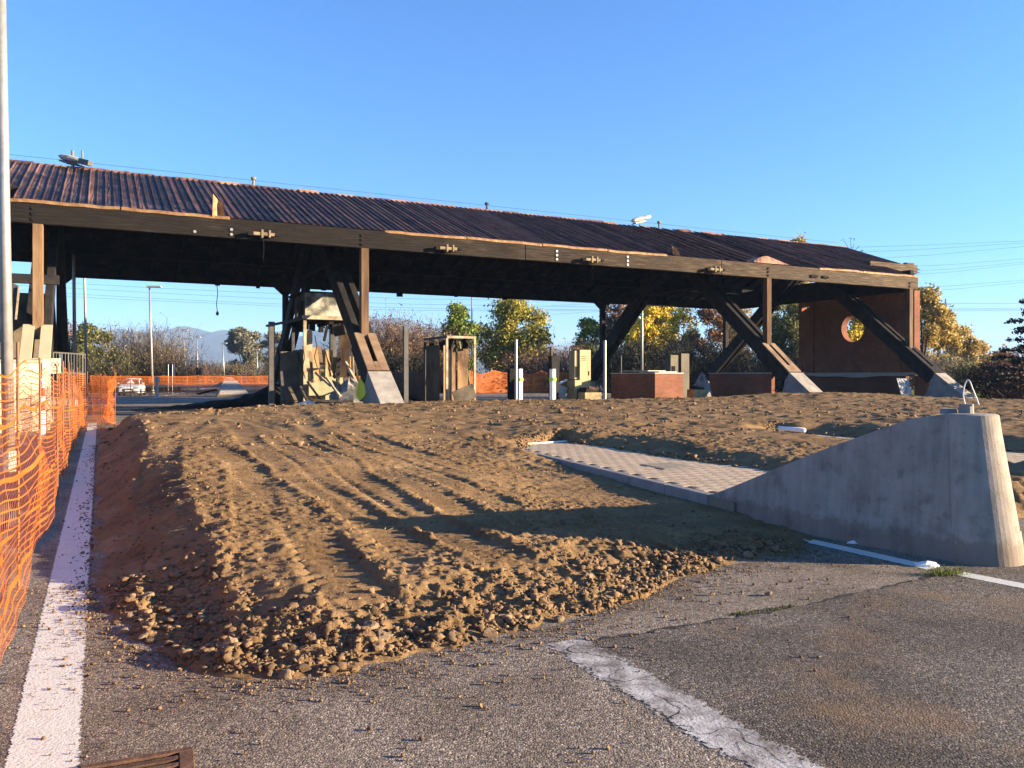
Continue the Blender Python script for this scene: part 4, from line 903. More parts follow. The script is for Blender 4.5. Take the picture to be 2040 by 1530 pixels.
def heap(name, u, w, items, lab, cat):
    t = tw(u, w); root = thing(name, lab, cat, K(t, w, 0))
    for nm, c, h, rot, m in items:
        mb = MB(); mt = Matrix.Rotation(rot[2], 3, 'Z') @ Matrix.Rotation(rot[1], 3, 'Y') @ Matrix.Rotation(rot[0], 3, 'X'); X, Y, Z = mt @ Vector((h[0], 0, 0)), mt @ Vector((0, h[1], 0)), mt @ Vector((0, 0, h[2]))
        mb.box(K(t + c[0], w + c[1], c[2]), X, Y, Z); obj(nm, mb, m, root)
    return root
t = tw(1185, -.2); heap('scrap_box', 1172, 0.4, (('crate', (.1, 0, .42), (.50, .3, .42), (0, 0, .5), m_cabs), ('scrap', (.0, 0, .92), (.4, .25, .1), (.1, .15, .7), m_black), ('scrap', (.3, .1, .95), (.2, .2, .1), (.5, .2, .2), m_rust)), 'yellowed crate of burnt scrap at the foot of the cabinets', 'crate')
heap('scrap_box', 1388, 1.0, (('crate', (.0, 0, .46), (.45, .3, .46), (0, 0.03, .5), m_cabs), ('scrap', (.0, 0, 1.0), (.35, .25, .1), (.1, .15, .7), m_black)), 'flat yellowed crate beside the tarpaulin bundle', 'crate')
# tarpaulin bundle
m_tarp = M('grey tarpaulin', [(0.10, 0.095, 0.09), (0.17, 0.16, 0.15), (0.25, 0.235, 0.22)], 3, rough=.7)
def bundle(name, p, rx, ry, h, mat, lab, cat, seed):
    mb = MB(); n, k = 16, 9; r = random.Random(seed); o = Vector((r.random() * 9, r.random() * 9, 0))
    for i in range(k):
        a = i / (k - 1); z = h * (1 - (1 - a) ** 1.0); rr = (1 - a ** 2.6) * .96 + .04
        for j in range(n):
            th = 2 * math.pi * j / n; q = 1 + .38 * mnoise.noise(Vector((math.cos(th) * 1.6, math.sin(th) * 1.6, a * 2.2)) + o); mb.v.append((p.x + rx * rr * q * math.cos(th), p.y + ry * rr * q * math.sin(th), p.z + z * (1 + .12 * math.sin(th * 3 + seed))))
    for i in range(k - 1):
        for j in range(n): j2 = (j + 1) % n; mb.f.append((i * n + j, i * n + j2, (i + 1) * n + j2, (i + 1) * n + j))
    mb.f.append(tuple((k - 1) * n + j for j in range(n)))
    return tag(obj(name, mb, mat, None), lab, cat)
bundle('tarpaulin_bundle', K(tw(1398, 1.6), 1.6, .0), .6, .5, 1.7, m_tarp, 'grey tarpaulin bundle slumped at the end of the long plinth', 'tarpaulin', 4)
# ---- booth one (burnt, beside the struts of the second frame)
m_board = M('scorched boarding', [(0.04, 0.022, 0.012), (0.18, 0.10, 0.047), (0.30, 0.19, 0.09), (0.40, 0.30, 0.18)], .9, rough=.8, bump=.4, bscale=5, stretch=(1.6, 1.6, .6), rnd=.25)
m_boardd = M('dark boarding', [(0.03, 0.025, 0.02), (0.09, 0.075, 0.055), (0.16, 0.13, 0.09)], 1.2, spec=.1, rough=.85, rnd=.3)
m_frm = M('scorched pale frame', [(0.13, 0.085, 0.05), (0.32, 0.25, 0.16), (0.43, 0.36, 0.25)], 2.5, rough=.7)
wb = 4.2; tb = tw(607, wb)
b1 = thing('burnt_booth', 'burnt toll booth shell carrying a sooty box on its roof', 'toll booth', K(tb + .8, wb + 1.2, 0))
for (dt, dw, z1, m) in ((0, 0, 4.35, m_frm), (1.95, 0, 4.35, m_dark), (0, 2.6, 4.2, m_dark), (1.95, 2.6, 4.2, m_dark)): obj('corner_post', MB().kbox(tb + dt - .07, tb + dt + .07, wb + dw - .07, wb + dw + .07, .0, z1), m, b1)
rf = obj('roof_slab', MB().kbox(tb - .15, tb + 2.25, wb - .2, wb + 3.6, 4.36, 4.52), m_boardd, b1, bevel=.02)
obj('edge_trim', MB().kbox(tb - .17, tb + 2.28, wb - .235, wb - .202, 4.36, 4.54), m_frm, rf)
mb = MB(); r = random.Random(5)
for k in range(26): x = r.uniform(0, 2.2); y = r.uniform(-.1, 3.3); h = r.uniform(.1, .55); mb.kbox(tb + x - .12, tb + x + .12, wb + y, wb + y + .12, 4.36 - h, 4.359)
stuff(obj('hanging_ceiling', mb, m_black, rf))
obj('loose_strip', MB().bar(K(tb + 1.1, wb + .1, 4.1), K(tb + .95, wb + .1, 3.35), .08, .05), m_black, rf)
# roof box
m_sootbox = M('soot blotched box', [(0.02, 0.02, 0.018), (0.10, 0.10, 0.085), (0.34, 0.32, 0.27), (0.55, 0.5, 0.4)], 1.3, rough=.7)
bx = obj('roof_box', MB().kbox(tb + .1, tb + 2.05, wb + .35, wb + .41, 4.53, 5.68), m_sootbox, b1)
sb = MB(); sb.kbox(tb + .10, tb + .16, wb + .412, wb + .75, 4.53, 5.68).kbox(tb + .10, tb + .16, wb + 2.2, wb + 2.7, 4.53, 5.6).kbox(tb + .10, tb + .16, wb + .75, wb + 2.2, 5.35, 5.66).kbox(tb + .10, tb + .16, wb + .75, wb + 2.2, 4.53, 4.62)
obj('box_side', sb, m_boardd, bx); obj('box_side', MB().kbox(tb + 1.99, tb + 2.05, wb + .412, wb + .8, 4.53, 5.66), m_boardd, bx); obj('box_lid', MB().hexa([K(tb - .05, wb + .25, 5.69), K(tb + 2.1, wb + .25, 5.69), K(tb + 2.1, wb + 2.9, 5.62), K(tb - .25, wb + 2.9, 5.62), K(tb - .05, wb + .25, 5.74), K(tb + 2.1, wb + .25, 5.74), K(tb + 2.1, wb + 2.9, 5.67), K(tb - .25, wb + 2.9, 5.67)]), m_black, bx)
# wall boards
for i, (x0, x1, y, z1, m) in enumerate(((.18, .48, .5, 3.9, m_frm), (.5, .95, .55, 3.05, m_board), (.97, 1.5, .6, 2.95, m_board), (1.52, 1.85, .62, 2.6, m_board))): obj('wall_board', MB().kbox(tb + x0, tb + x1, wb + y, wb + y + .06, .2, z1), m, b1, bevel=.01)
obj('wall_board', MB().kbox(tb - .95, tb - .10, wb + .9, wb + 1.0, .1, 2.85), m_boardd, b1, bevel=.02); obj('wall_board', MB().kbox(tb - .1, tb - .04, wb + .1, wb + 2.2, .1, 2.95), m_boardd, b1)
obj('side_rail', MB().kbox(tb - 1.2, tb - 1.12, wb + 2.5, wb + 2.58, 0, 4.3).bar(K(tb - 1.3, wb + 2.5, 4.15), K(tb, wb, 4.42), .07, .05), m_dark, b1)
obj('counter', MB().hexa([K(tb + .12, wb - .35, .75), K(tb + 1.75, wb - .35, .75), K(tb + 1.75, wb + .1, .75), K(tb + .12, wb + .1, .75), K(tb + .12, wb - .35, 1.32), K(tb + 1.75, wb - .35, 1.62), K(tb + 1.75, wb - .3, 1.62), K(tb + .12, wb - .3, 1.32)]), M('pale green panel', [(0.20, 0.20, 0.11), (0.29, 0.29, 0.18)], 2, rough=.6), b1)
obj('shelf', MB().kbox(tb + .1, tb + .85, wb + .2, wb + .5, 2.0, 2.06).kbox(tb + .75, tb + .8, wb + .2, wb + .3, 1.5, 2.0), m_boardd, b1)
# things strewn in front of it
def plank(u0, v0, u1, v1, y, hw, hh, mat, lab, cat='plank', name='fallen_plank', y2=None):
    a, b = D(u0, v0, y), D(u1, v1, y2 or y); return tag(obj(name, MB().bar(a, b, hw, hh), mat), lab, cat)
plank(690, 663, 683, 752, 37.6, .04, .33, m_board, 'upright scorched door leaf leaning behind the front strut', 'door', 'door_leaf')
plank(688, 722, 728, 797, 36.0, .05, .07, m_frm, 'pale bent rail leaning across the booth rubble', 'rail', 'bent_rail', 35.0)
plank(655, 752, 682, 790, 35.5, .16, .05, m_frm, 'thick pale board tipped over in front of the booth counter', y2=34.8)
plank(702, 700, 706, 795, 35.8, .04, .04, m_frm, 'thin pale upright strip beside the front strut', 'strip', 'loose_strip')
plank(696, 710, 700, 795, 36.1, .05, .04, m_board, 'brown upright strip behind the pale one', 'strip', 'loose_strip')
plank(674, 650, 678, 668, 37.4, .10, .26, m_black, 'burnt round sign on a bent stem beside the booth', 'sign', 'burnt_sign')
plank(620, 798, 705, 800, 34.4, .06, .05, m_pale, 'long pale strip lying at the booth foot')
bundle('crumpled_sheeting', D(696, 806, 35.3), .8, .6, 1.1, M('torn white sheeting', [(0.02, 0.02, 0.022), (0.10, 0.098, 0.095), (0.34, 0.325, 0.30)], 1.6, rough=.6), 'crumpled grey and white sheeting heaped against the strut', 'sheeting', 7)
def flake(name, c, mat, lab, cat, seed, r_=.5, n=8, squash=.3):
    r = random.Random(seed); mb = MB(); cx = [Vector((c.x + r_ * r.uniform(.5, 1) * math.cos(2 * math.pi * k / n), c.y + r_ * .6 * r.uniform(.5, 1) * math.sin(2 * math.pi * k / n), c.z + r.uniform(0, squash))) for k in range(n)]
    mb.v = [tuple(c + ZV * squash)] + [tuple(p) for p in cx] + [tuple(c + ZV * (squash - .03))] + [tuple(p - ZV * .03) for p in cx]
    for k in range(n): k2 = (k + 1) % n; mb.f += [(0, 1 + k, 1 + k2), (n + 1, n + 2 + k2, n + 2 + k), (1 + k, n + 2 + k, n + 2 + k2, 1 + k2)]
    return tag(obj(name, mb, mat), lab, cat)
yv = M('yellow safety sheet', [(0.72, 0.60, 0.02), (0.8, 0.68, 0.04)], 2, rough=.5)
mb = MB(); ys = [(712, 768, 33.4), (717, 752, 33.6), (726, 766, 33.3), (731, 776, 33.2), (726, 790, 33.1), (716, 799, 33.1), (709, 788, 33.3)]
front = [D(*q) for q in ys]; mb.prism(front, [p + Vector((.02, .05, 0)) for p in front]); tag(obj('yellow_sheet', mb, yv), 'bright yellow sheet wedged against the concrete footing', 'sheet')
for i in range(22):
    u = 605 + (i * 37) % 108; c = G(u, 800, .35); c.y = random.uniform(33.8, 36); c.x = (u - CX) / F * c.y; c.z = .18
    flake('rubble_sheet', c, (m_pale, m_white, m_boardd, m_frm)[i % 4], 'torn flat scrap lying in the rubble before the burnt booth', 'scrap', i, random.uniform(.2, .6), squash=random.uniform(.1, .45)).__setitem__('group', 'flat scraps in front of the burnt booth')
rj = random.Random(21)
for i, (u0, v0, u1, v1, m) in enumerate(((612, 760, 640, 798, m_boardd), (628, 742, 660, 770, m_frm), (640, 790, 676, 776, m_dark), (668, 745, 690, 800, m_boardd), (650, 700, 662, 752, m_board), (700, 690, 694, 748, m_dark), (706, 720, 720, 790, m_boardd), (676, 700, 672, 770, m_dark), (618, 700, 622, 755, m_tan), (684, 792, 712, 770, m_frm), (598, 770, 612, 799, m_dark), (576, 772, 590, 800, m_boardd), (560, 740, 566, 800, m_dark), (636, 690, 642, 740, m_tan))):
    plank(u0, v0, u1, v1, 36.6 + rj.uniform(-1, 1.2), rj.uniform(.03, .09), rj.uniform(.02, .05), m, ('sooty', 'pale', 'black', 'brown')[i % 4] + ' broken strip tangled in the wreck of the burnt booth', 'strip', 'broken_strip', 36 + rj.uniform(-1, 1)).__setitem__('group', 'strips tangled in the booth wreck')
for i, (u, v) in enumerate(((603, 690), (627, 668), (655, 690), (690, 730), (697, 745))):
    a = D(u, v, 37); tag(obj('dangling_wire', MB().tube([a, a + Vector((.1, 0, -.5)), a + Vector((-.05, .1, -1.0)), a + Vector((.12, 0, -1.5))], .02, 5), m_black), 'loose burnt wire hanging in the booth wreck', 'wire', 'loose wires in the booth wreck')
# ---- booth two
wb = 2.5; tb = tw(890, wb); Wd, Ln = 1.5, 3.0
b2 = thing('burnt_booth', 'roofless burnt booth frame with stained boards inside', 'toll booth', K(tb + .7, wb + 1.4, 0))
for (dt, dw, m) in ((0, 0, m_frm), (Wd, 0, m_frm), (Wd, Ln, m_frm), (0, Ln, m_dark)): obj('corner_post', MB().kbox(tb + dt - .055, tb + dt + .055, wb + dw - .055, wb + dw + .055, .0, 3.55), m, b2)
for a, b, m in (((0, 0), (Wd, 0), m_frm), ((Wd, 0), (Wd, Ln), m_frm), ((Wd, Ln), (0, Ln), m_dark), ((0, Ln), (0, 0), m_dark)): obj('top_rail', MB().bar(K(tb + a[0], wb + a[1], 3.6), K(tb + b[0], wb + b[1], 3.6), .06, .06), m, b2)
mb = MB(); r = random.Random(8)
for k in range(16): x = r.uniform(.1, 1.4); y = r.uniform(.2, 2.7); mb.bar(K(tb + x, wb + y, 3.55), K(tb + x + r.uniform(-.4, .4), wb + y + r.uniform(-.3, .3), 3.25 - r.random() * .3), .14, .02)
stuff(obj('charred_ceiling', mb, m_black, b2))
for x0, x1, y, z1, m in ((.08, .42, .62, 3.2, m_board), (.44, .80, .66, 3.15, m_board), (.83, 1.14, .60, 3.05, m_board), (1.16, 1.47, .72, 3.15, m_board)): obj('wall_board', MB().kbox(tb + x0, tb + x1, wb + y, wb + y + .05, .1, z1), m, b2, bevel=.01)
obj('wall_board', MB().kbox(tb + .02, tb + .07, wb + 1.1, wb + 2.9, .1, 3.25), m_boardd, b2)
for i in range(4): obj('hanging_strip', MB().bar(K(tb + 1.5 + .06 * i, wb + Ln - .4 * i, 3.5), K(tb + 1.62 + .1 * i, wb + Ln - .5 - .3 * i, 2.0 - .2 * i), .05, .02), m_boardd, b2)
plank(905, 795, 945, 778, 37.0, .03, .35, m_boardd, 'dark board tipped against the booth corner', 'board', 'tipped_board', 37.6)
for i in range(16):
    u = 850 + (i * 41) % 330; c = D(u, 795, random.uniform(36.5, 39)); c.z = .18
    flake('lane_scrap', c, (m_white, m_boardd, m_pale, m_dark)[i % 4], 'torn flat scrap lying along the lane between booth and cabinets', 'scrap', 50 + i, random.uniform(.2, .7), squash=random.uniform(.08, .35)).__setitem__('group', 'flat scraps along the lane')
heap('wrecked_machine', 1113, 3.5, (('case', (0, 0, .9), (.35, .25, .3), (.2, .3, .5), m_palegrey), ('arm', (.1, 0, 1.3), (.45, .05, .05), (0, -.4, .5), m_white)), 'wrecked pale machine lying beside the cabinets', 'machine')

# ---- black rubble bank under the canopy
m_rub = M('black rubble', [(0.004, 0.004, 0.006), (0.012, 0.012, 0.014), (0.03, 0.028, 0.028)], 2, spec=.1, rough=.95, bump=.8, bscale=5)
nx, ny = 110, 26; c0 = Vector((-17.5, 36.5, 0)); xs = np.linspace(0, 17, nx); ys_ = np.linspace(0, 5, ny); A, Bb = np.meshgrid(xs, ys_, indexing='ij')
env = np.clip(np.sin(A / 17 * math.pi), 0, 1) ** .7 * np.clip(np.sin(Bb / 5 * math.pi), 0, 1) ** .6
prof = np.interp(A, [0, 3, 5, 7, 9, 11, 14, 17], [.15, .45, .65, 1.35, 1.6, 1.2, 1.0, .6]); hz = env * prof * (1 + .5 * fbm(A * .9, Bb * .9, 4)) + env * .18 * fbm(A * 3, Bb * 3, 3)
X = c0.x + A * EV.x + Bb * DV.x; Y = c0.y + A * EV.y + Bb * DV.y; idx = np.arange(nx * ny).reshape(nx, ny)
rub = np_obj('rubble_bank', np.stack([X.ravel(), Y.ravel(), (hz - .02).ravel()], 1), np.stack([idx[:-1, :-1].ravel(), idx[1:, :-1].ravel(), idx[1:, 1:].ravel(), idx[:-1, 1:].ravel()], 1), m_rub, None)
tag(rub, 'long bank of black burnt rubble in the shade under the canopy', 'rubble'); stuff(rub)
plank(395, 785, 430, 776, 39.5, .2, .03, m_black, 'black board sticking out of the rubble bank')

# ================================================================== left side: pole, cream block, kiosk, nets
def lamp_pole(name, lab, u_base, y, top_v, r0, r1, lean=0.0, head=None, z0=0.0, grp=None):
    p = Vector(((u_base - CX) / F * y, y, z0)); zt = EYE + (HZ - top_v) / F * y; root = thing(name, lab, 'street lamp' if head else 'pole', p, grp)
    obj('shaft', MB().tube([p, p + Vector((lean * .5, 0, (zt - z0) * .5)), p + Vector((lean, 0, zt - z0))], [r0, (r0 + r1) / 2, r1], 12), m_galv, root, smooth=True)
    obj('base_sleeve', MB().tube([p, p + ZV * .35], r0 * 1.35, 12), m_galv, root)
    if head:
        q = p + Vector((lean, 0, zt - z0)); obj('lamp_head', MB().hexa([q + Vector((-.25, -.2, -.05)), q + Vector((head, -.2, -.05)), q + Vector((head, .2, -.05)), q + Vector((-.25, .2, -.05)), q + Vector((-.2, -.15, .13)), q + Vector((head - .1, -.15, .12)), q + Vector((head - .1, .15, .12)), q + Vector((-.2, .15, .13))]), m_palegrey, root)
    return root
lamp_pole('lamp_pole', 'thick galvanised pole standing just behind the orange net', 18, 14.0, -160, .098, .078, lean=-.17)
lamp_pole('lamp_pole', 'tall pale pole rising beyond the end of the orange net', 150, 44, 300, .10, .075, lean=-.15)
lamp_pole('lamp_pole', 'slimmer pale pole next to the tall one past the net', 173, 52, 300, .085, .06, lean=-.3)
lamp_pole('street_lamp', 'street lamp with one flat head and a small camera arm', 304, 78, 572, .13, .07, lean=-.3, head=1.2)
for i, (u, v, y, ln, hd, lab) in enumerate(((373, 657, 120, -.7, .8, 'leaning street lamp behind the blue sign back'), (368, 675, 125, -.1, 1.4, 'street lamp with a long head past the blue sign back'), (394, 672, 135, -.1, .6, 'street lamp rising over the small blue sign'), (448, 684, 130, -.4, .8, 'street lamp rising over the far concrete wedge'), (515, 697, 130, -.3, .5, 'short far pole before the brown trees'))):
    lamp_pole('street_lamp', lab, u, y, v, .12, .07, lean=ln, head=hd)
lamp_pole('lamp_pole', 'thin pole in front of the dense green tree', 940, 95, 590, .10, .07)
lamp_pole('lamp_pole', 'silver pole standing before the yellow trees', 1279, 72, 560, .12, .09)
# cream block with ledge
m_creamw = M('cream render', [(0.33, 0.28, 0.20), (0.41, 0.35, 0.26)], 1.2, rough=.85, bump=.1)
cb = thing('cream_wall_block', 'cream rendered wall block with a dark ledge behind the net', 'wall', G(60, 862))
p0, p1 = D(22, 800, 23.6), D(98, 800, 24.6); ex = (p1 - p0); ex.z = 0; exn = ex.normalized(); ey = Vector((-exn.y, exn.x, 0))
def blk(a0, a1, b0, b1, z0, z1): 
    q = Vector((p0.x, p0.y, 0)); return MB().hexa([q + exn * a0 + ey * b0 + ZV * z0, q + exn * a1 + ey * b0 + ZV * z0, q + exn * a1 + ey * b1 + ZV * z0, q + exn * a0 + ey * b1 + ZV * z0, q + exn * a0 + ey * b0 + ZV * z1, q + exn * a1 + ey * b0 + ZV * z1, q + exn * a1 + ey * b1 + ZV * z1, q + exn * a0 + ey * b1 + ZV * z1])
LW = ex.length
obj('wall', blk(-.9, LW * .78, 0, .9, 0, 2.05), m_creamw, cb); obj('pier', blk(LW * .785, LW, -.05, .95, 0, 2.17), m_creamw, cb); obj('ledge', blk(-.9, LW * .78, -.06, .95, 2.053, 2.15), M('dark ledge', [(0.16, 0.14, 0.10), (0.24, 0.21, 0.15)], 3), cb)
obj('vent_slot', blk(.42, .66, -.012, -.002, 1.80, 1.84), m_postgrey, cb)
# burnt kiosk further left
kt = tw(20, 1.0)
kk = thing('burnt_kiosk', 'dark burnt kiosk shell behind the thick pole', 'kiosk', K(kt, 2, 0))
obj('wall_panel', MB().kbox(kt - 2.5, kt + 1.25, 2.2, 2.3, 0, 4.9), m_boardd, kk); obj('wall_panel', MB().kbox(kt - 2.5, kt + .15, .4, .5, 2.9, 4.2), m_dark, kk); obj('wall_panel', MB().kbox(kt - 2.5, kt - 2.4, .5, 2.2, 0, 4.2), M('dark red panel', [(0.14, 0.035, 0.02), (0.22, 0.06, 0.035)], 2), kk)
obj('hanging_panel', MB().hexa([K(kt - .3, .0, 4.0), K(kt + .25, .0, 3.75), K(kt + .25, .06, 3.75), K(kt - .3, .06, 4.0), K(kt - .3, .0, 5.3), K(kt + .35, .0, 4.95), K(kt + .35, .06, 4.95), K(kt - .3, .06, 5.3)]), m_dark, kk)
obj('trim', MB().bar(K(kt + .27, -.04, 3.72), K(kt + .37, -.04, 4.9), .05, .03), m_frm, kk); obj('roof_bar', MB().kbox(kt - 3, kt + 1.6, .9, 1.15, 5.15, 5.5), m_char, kk); obj('shelf', MB().kbox(kt - .4, kt + .4, .3, .7, 2.25, 2.33).kbox(kt - .4, kt + .3, .3, .7, 1.95, 2.05), m_frm, kk)
# hand rail
rl = thing('hand_rail', 'grey railing with thin uprights behind the orange net', 'railing', K(tw(135, -5), -5, 0))
a, b = D(106, 702, 30), D(170, 706, 31.5)
for z in (0, -.75): obj('rail', MB().tube([a + ZV * z, b + ZV * z], .03, 6), m_postgrey, rl)
for k in range(12): p = a.lerp(b, k / 11); obj('baluster', MB().tube([Vector((p.x, p.y, 0)), p], .014 if k % 5 else .03, 5), m_postgrey, rl)
# delineator behind the net
dn = thing('marker_post', 'white and red striped marker post seen through the net', 'marker post', G(84, 875)); p = G(84, 875)
obj('post', MB().tube([p, p + ZV * 1.6], [.09, .05], 10), m_white, dn)
m_red = M('red band', [(0.55, 0.05, 0.03), (0.62, 0.07, 0.04)], 3, rough=.5)
for z in (.75, 1.15): obj('red_band', MB().tube([p + ZV * z, p + ZV * (z + .2)], [.094 - z * .024, .094 - (z + .2) * .024], 10), m_red, dn)

# ---- orange netting
m_net = M('orange netting', [(0.45, 0.112, 0.020), (0.56, 0.155, 0.030)], 2, rough=.5, translucent=.3, spec=.2)
m_stake = M('rusty stake', [(0.13, 0.06, 0.03), (0.24, 0.12, 0.055)], 4, rough=.8)
def net(path, ztop, zbot, wave, cell_h, cell_v, wv, wh, band_every, name, lab, stakes, zwob=.05, seed=0, sag=.1, parent=None, stake_r=.012):
    """path: list of plan points; a woven mesh of ribbons hung along it"""
    P = [Vector((a, b, 0)) for a, b in path]; cl = [0]
    for a, b in zip(P[:-1], P[1:]): cl.append(cl[-1] + (b - a).length)
    Lt = cl[-1]; cla = np.array(cl); px = np.array([p.x for p in P]); py = np.array([p.y for p in P])
    def pos(s, q):         # s along (array), q 0 top .. 1 bottom
        x = np.interp(s, cla, px); y = np.interp(s, cla, py); dx = np.interp(s + .1, cla, px) - np.interp(s - .1, cla, px); dy = np.interp(s + .1, cla, py) - np.interp(s - .1, cla, py); L = np.hypot(dx, dy) + 1e-6
        nx_, ny_ = -dy / L, dx / L
        sp = 2.6; ph = (s / sp) % 1; zt = ztop - sag * np.sin(ph * math.pi) * (1 - .3 * q) + zwob * fbm(s * .6 + seed, s * 0 + 3.3, 2)
        zb = zbot + .04 * fbm(s * .8 + seed, s * 0 + 8.1, 2)
        z = zt + (zb - zt) * q + .05 * fbm(s * 1.1 + seed, q * 3.0, 2) * np.sin(q * math.pi)
        o = wave * (fbm(s * .55 + seed, q * 1.8 + 4, 3) * np.sin(np.clip(q, 0, 1) * math.pi * .62 + .25) - .25 * q)
        return np.stack([x + nx_ * o, y + ny_ * o, z], -1)
    V = []; Fq = []; base = 0
    def rib(A, Bv):
        nonlocal base
        n = len(A); V.append(np.concatenate([A, Bv])); i = np.arange(n - 1); Fq.append(np.stack([i, i + 1, n + i + 1, n + i], 1) + base); base += 2 * n
    H = ztop - zbot; nh = int(H / cell_h); step = max(.05, cell_v * 1.0)
    s = np.arange(0, Lt, .09 if cell_h < .1 else .2)
    for k in range(nh + 1):
        q = k / nh; w = (wh * 3.2 if k % band_every == 0 else wh) / H / 2; rib(pos(s, np.full(s.shape, max(0, q - w))), pos(s, np.full(s.shape, min(1, q + w))))
    qs = np.linspace(0, 1, 22 if cell_h < .1 else 6)
    for s0 in np.arange(0, Lt, cell_v):
        ww = wv * (2.6 if int(s0 / cell_v) % 14 == 0 else 1) / 2; rib(pos(np.full(qs.shape, s0 - ww), qs), pos(np.full(qs.shape, s0 + ww), qs))
    root = parent or thing(name, lab, 'safety net', P[0]); np_obj('net_mesh', np.concatenate(V), np.concatenate(Fq), m_net, root)
    for s0 in stakes:
        a = pos(np.array([s0]), np.array([0.]))[0]; b = pos(np.array([s0]), np.array([1.]))[0]; b = Vector((a[0], a[1], 0)); t_ = Vector(a) + Vector((random.uniform(-.04, .04), random.uniform(-.04, .04), random.uniform(.05, .22)))
        obj('stake', MB().tube([b, t_], stake_r, 6), m_stake, root)
    return root
n0 = G(0, 1280); n1 = G(165, 850); nd = (n1 - n0).normalized()
path = [(n0.x - nd.x * 3.2, n0.y - nd.y * 3.2)] + [(n0.x + nd.x * s, n0.y + nd.y * s) for s in (2, 5, 9, 13, 17, 21)]
e0 = D(172, 800, 24.0); path += [(e0.x, e0.y)]
nroot = net(path, 1.76, .03, .22, .062, .042, .0065, .0105, 6, 'safety_net', 'near orange plastic safety net sagging beside the white edge line', [2.0, 4.6, 7.2, 9.8, 12.4, 15.0, 17.6, 20.2, 22.8, 25.0], zwob=.10, sag=.10)
p2 = [D(150, 800, 26.5), D(172, 800, 25.0), D(196, 800, 24.6), D(214, 800, 23.6), D(230, 800, 24.4), D(226, 800, 25.6), D(205, 800, 27.5), D(182, 800, 29)]
net([(p.x, p.y) for p in p2], 1.72, .06, .35, .07, .05, .008, .012, 5, 'safety_net', 'bunched end of orange safety net folding over the road', [.2, 1.5, 3.0, 4.6], seed=5, sag=.3, zwob=.3)
wf = 36.0; ta, tz = tw(180, wf), tw(800, wf)
net([(K(t, wf).x, K(t, wf).y) for t in np.linspace(ta, tz, 12)], 1.72, .05, .10, .12, .10, .026, .030, 5, 'safety_net', 'far orange net strung across the road behind the canopy', np.arange(1, 34, 3.4), seed=9, sag=.06, zwob=.03)
ta, tz = tw(935, wf), tw(1150, wf)
net([(K(t, wf).x, K(t, wf).y) for t in np.linspace(ta, tz, 12)], 2.15, .05, .25, .12, .10, .050, .055, 5, 'safety_net', 'rumpled orange net behind the white bollards', [.3, 2.2, 4.4], seed=13, sag=.25, zwob=.25)
# notice plate hung on the near net
m_plate = M('faded notice plate', [(0.72, 0.52, 0.30), (0.80, 0.60, 0.36)], 3, rough=.6)
c = D(110, 729, 22.6); nt = thing('notice_plate', 'faded orange notice plate with a round prohibition mark tied to the net', 'sign', c)
Xn = Vector((.9, .43, 0)).normalized(); Yn = Vector((-Xn.y, Xn.x, 0))
obj('plate', MB().box(c, Xn * .14, Yn * .006, ZV * .21), m_plate, nt)
mb = MB(); n = 20
for k in range(n): a = 2 * math.pi * k / n; mb.v += [tuple(c - Yn * .0085 + Xn * (.095 * math.cos(a)) + ZV * (.03 + .095 * math.sin(a))), tuple(c - Yn * .0085 + Xn * (.075 * math.cos(a)) + ZV * (.03 + .075 * math.sin(a)))]
for k in range(n): k2 = (k + 1) % n; mb.f.append((2 * k, 2 * k2, 2 * k2 + 1, 2 * k + 1))
obj('ring_mark', mb, m_dark, nt); obj('hand_mark', MB().box(c + ZV * .03 - Yn * .0085, Xn * .022, Yn * .001, ZV * .045).box(c + ZV * .02 + Xn * .03 - Yn * .0085, Xn * .012, Yn * .001, ZV * .03), m_dark, nt)
obj('text_line', MB().box(c - ZV * .13 - Yn * .0085, Xn * .09, Yn * .001, ZV * .012).box(c - ZV * .165 - Yn * .0085, Xn * .07, Yn * .001, ZV * .009), m_dark, nt)

# ================================================================== beyond the canopy: car, sign backs, far wedge, barrier
wC = G(455, 789); ang = R(200)
def farw(a, b, z): return Vector((wC.x + (a * math.cos(ang) - b * math.sin(ang)), wC.y + (a * math.sin(ang) + b * math.cos(ang)), z * 1.25))
fw = wedge('concrete_wedge', 'pale sunlit concrete wedge standing on the road beyond the rubble', lambda a, b, z: wC + Matrix.Rotation(R(28), 3, 'Z') @ Vector((b * (1.75 - .95 * z / 1.31), -a * .95, z * 1.22)))
m_carp = M('white car paint', [(0.66, 0.65, 0.63), (0.72, 0.71, 0.69)], 2, rough=.25, spec=.6)
m_glass = M('dark car glass', [(0.02, 0.022, 0.025), (0.03, 0.032, 0.035)], 2, rough=.08, spec=.8)
m_tyre = M('tyre rubber', [(0.012, 0.012, 0.012), (0.025, 0.025, 0.025)], 6, rough=.9)
cc = G(263, 787.5); cy = math.atan2(cc.x, -cc.y) ; car = thing('parked_car', 'white hatchback car facing us on the road behind the net', 'car', cc)
fx = Vector((.30, -.954, 0)); sx = Vector((.954, .30, 0))
def cp(s, f, z): return cc + sx * s + fx * f + ZV * z
def loft(secs):
    mb = MB(); n = len(secs[0])
    for sct in secs: mb.v += [tuple(p) for p in sct]
    for i in range(len(secs) - 1):
        for j in range(n): j2 = (j + 1) % n; mb.f.append((i * n + j, i * n + j2, (i + 1) * n + j2, (i + 1) * n + j))
    mb.f.append(tuple(range(n))); mb.f.append(tuple((len(secs) - 1) * n + j for j in range(n))); return mb
body = []
